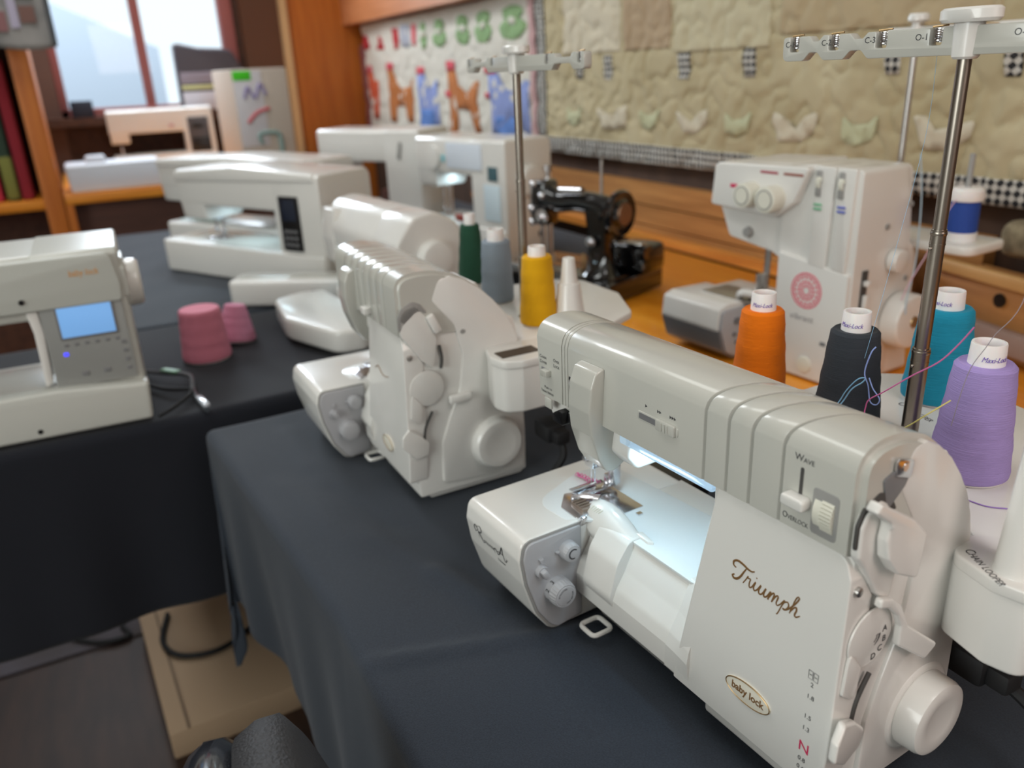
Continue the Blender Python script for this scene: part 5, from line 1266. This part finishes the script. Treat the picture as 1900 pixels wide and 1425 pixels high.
for sx in (-1, 1):
    b = MB(1); b.tube([(sx * .17, -.09, 0), (sx * .17, -.07, .42), (sx * .15, -.06, .62)], .011, n=10); b.build('leg', M_CHROME, CH)
    b = MB(1); b.tube([(sx * .17, .10, 0), (sx * .17, .08, .42)], .011, n=10); b.build('leg', M_CHROME, CH)
# ================================================================ small things on the tables
def cone_at(label, x, y, rot=None):
    pass
P1 = thread_cone('thread_cone', 'upright pink thread cone, front one of the pair on the dark cloth', (-1.475, .135, TABLE), (214, 128, 148), h=92, r_base=42, r_top=35, coll=2)
P2 = thread_cone('thread_cone', 'pink thread cone leaning right behind the upright pink cone', (-1.548, .196, TABLE + .002), (206, 134, 160), h=68, r_base=38, r_top=20, coll=2)
P2.rotation_euler = (math.radians(-9), math.radians(-4), 0)
# cord with green tag beside the blue screen machine
def wcord(name, pts, r, m, label, cat):
    b = MB(1); b.tube(spline(pts, 8), r, n=8); o = b.build(name, m); tag(o, label, cat); return o
wcord('cord', [(-1.46, .02, TABLE + .004), (-1.40, .05, TABLE + .012), (-1.35, .09, TABLE + .014), (-1.30, .088, TABLE + .006), (-1.25, .09, TABLE + .005), (-1.20, .095, TABLE + .006)], .004, mat('grey_cord', (70, 74, 80), .3, coat=.5), 'thin dark cord with shiny end lying right of the blue screen machine', 'cord')
wcord('cord', [(-1.40, .015, TABLE + .004), (-1.33, .05, TABLE + .006), (-1.29, .085, TABLE + .01), (-1.25, .06, TABLE + .006), (-1.22, .03, TABLE + .004)], .003, M_RUBBER, 'black cord loop beside the blue screen machine', 'cord')
b = MB(1); b.box((-1.385, .065, TABLE + .017), (.035, .012, .004), r=.001, rot=(0, 0, 38)); tag(b.build('cord_tag', mat('green_tag', (92, 142, 104), .5)), 'small green tag on the cord by the blue screen machine', 'tag')
b = MB(1); b.box((-1.225, .093, TABLE + .012), (.045, .010, .006), r=.002, rot=(0, 0, 8)); tag(b.build('clip', mat('clear_clip', (190, 196, 204), .15, coat=.6)), 'shiny clear clip at the end of the dark cord', 'clip')
# threads on the front machine
M_TPINK = mat('pink_strand', (196, 92, 150), .6); M_TBLUE = mat('pale_blue_strand', (130, 180, 214), .6); M_TYEL = mat('yellow_strand', (206, 196, 110), .6); M_TLIL = mat('lilac_strand', (150, 120, 190), .6); M_TGREY = mat('grey_strand', (150, 140, 146), .6)
def thr(pts, m, label, r=.5):
    b = MB(1); b.tube(spline([m1(*p) for p in pts], 8), r * MM, n=6); o = b.build('thread_strand', m); tag(o, label, 'thread'); return o
thr([(-86, 102, 214), (-88, 112, 222), (-89, 115, 229), (-87, 115, 236), (-77, 115, 245), (-59, 115, 262), (-43, 116, 276), (-34, 118, 289), (-27, 120, 302)], M_TPINK, 'pink thread running up past the lilac cone', .45)
thr([(-123, 100, 196), (-122, 128, 216), (-116, 130, 230), (-108, 130, 241), (-102, 130, 244), (-104, 130, 240), (-112, 130, 232), (-120, 130, 217), (-124, 102, 194)], M_TBLUE, 'pale blue thread loop in front of the charcoal cone', .5)
thr([(-98, 132, 268), (-100, 130, 263), (-103, 130, 248), (-99, 130, 239), (-96, 130, 228), (-91, 130, 227), (-89, 130, 232), (-95, 130, 238), (-99, 130, 245)], mat('violet_blue_strand', (130, 150, 206), .6), 'violet blue thread knot hanging by the charcoal cone', .5)
thr([(-66, 90, 218), (-63, 104, 224), (-54, 108, 229), (-43, 112, 241), (-36, 124, 250)], M_TYEL, 'yellow thread from the arm to the lilac cone', .45)
thr([(-30, 150, 172.6), (-16, 152, 172.6), (-6, 160, 172.6), (4, 168, 172.6), (16, 168, 172.6), (30, 160, 172.6)], M_TLIL, 'lilac thread lying on the tray below the lilac cone', .45)
thr([(-46, 148, 222), (-41, 149, 262), (-31, 150, 287), (-20, 160, 330), (-60, 204, 460)], M_TGREY, 'fine grey thread over the lilac cone rising to the guide bar', .25)
thr([(-128, 204, 455), (-126, 200, 400), (-122, 170, 300), (-118, 150, 250)], M_TBLUE, 'fine pale blue thread hanging from the guide bar', .13)
def thv(pts, m, label, r=.9):
    b = MB(1); b.tube(spline([vb(*p) for p in pts], 8), r * MM, n=6); o = b.build('thread_strand', m); tag(o, label, 'thread'); return o
thv([(32, 166, 262), (38, 136, 247), (44, 104, 210), (40, 70, 162), (36, 60, 134)], mat('pale_pink_strand', (206, 170, 186), .6), 'pale pink thread from the blue spool to the far serger wheel')
thv([(20, 84, 330), (20, 100, 270), (22, 104, 184), (28, 86, 132), (34, 78, 110)], mat('pale_cyan_strand', (168, 190, 204), .6), 'pale cyan thread down the right side of the far serger')
# chain of pink stitches at the needle
b = MB(1); rnd = random.Random(4)
for k in range(16):
    f = k / 15; c = Vector(m1(-322 + 27 * f, 35 + 5 * f, 103.5 + 1.2 * math.sin(3 * k)))
    b.tube([c + Vector((.0018 * math.cos(a), .0015 * math.sin(a) * math.cos(k * 1.3), .0018 * math.sin(a) * math.sin(k * 1.3 + .6))) for a in [2 * PI * j / 9 for j in range(9)]], .00042, n=5, closed=True)
tag(b.build('thread_chain', mat('pink_chain', (214, 110, 160), .6)), 'pink chain of stitches trailing from the presser foot of the nearest serger', 'thread')
# plugs and leads behind the two front machines
def plug(name, mfun, pts, label, box):
    t = thing(name, label, 'power cord', mfun(*box))
    b = MB(); b.box((0, 0, 0), (34, 26, 22), r=4); b.box((24, 0, 0), (16, 18, 16), r=3); b.build('plug', M_RUBBER, t)
    o = Vector(mfun(*box)); b = MB(1); b.tube(spline([Vector(mfun(*p)) - o for p in pts], 8), .0045, n=8); b.build('lead', M_RUBBER, t)
plug('power_cord', m2, [(30, 160, 60), (46, 156, 40), (44, 140, 12), (60, 160, 6), (60, 230, 6)], 'black power plug and lead at the back of the second serger', (16, 156, 62))
plug('power_cord', m1, [(20, 138, 62), (50, 136, 50), (90, 120, 20), (160, 160, 6)], 'black power plug and lead behind the handwheel of the nearest serger', (2, 132, 70))
b = MB(1); b.box((m2(125, 215, 0)[0], m2(125, 215, 0)[1], TABLE + .02), (.10, .10, .035), r=.006); tag(b.build('foot_control', M_BLACK), 'black foot control lying between the two nearest sergers', 'pedal')
# things on the counter behind the far serger
RK = thing('pine_box', 'pine box with a round hole behind the blue spool', 'box', (-.70, 1.22, TABLE), -12)
b = MB(1); b.box((0, .05, .055), (.34, .10, .11), r=.004); b.build('body', M_BOARD, RK)
b = MB(1); b.box((0, -.004, .123), (.36, .016, .02), r=.003); b.build('top_rail', wood('pale_rail', (196, 150, 92), (206, 162, 104), (4, 30, 30)), RK)
b = MB(1); b.cyl((-.035, -.003, .09), (-.035, .0, .09), .011, n=24); b.build('finger_hole', M_BLACK, RK)
b = MB(1); b.box((0, -.014, .035), (.38, .02, .035), r=.003); b.build('grey_ledge', mat('grey_pink_ledge', (158, 136, 126), .6), RK)
b = MB(1); b.box((-.66, 1.335, TABLE + .165), (.30, .05, .06), r=.02, seg=3); tag(b.build('folded_fabric', mat('olive_print', (112, 100, 78), .9, vary=((60, 60, 60), (150, 138, 110)))), 'folded olive print fabric on the pine box below the checked border', 'fabric')
b = MB(1); b.box((-.955, 1.27, TABLE + .06), (.07, .10, .12), r=.004); tag(b.build('wood_block', wood('brown_block', (120, 84, 50), (136, 96, 58), (10, 10, 40))), 'brown wooden block standing behind the far serger rack', 'block')
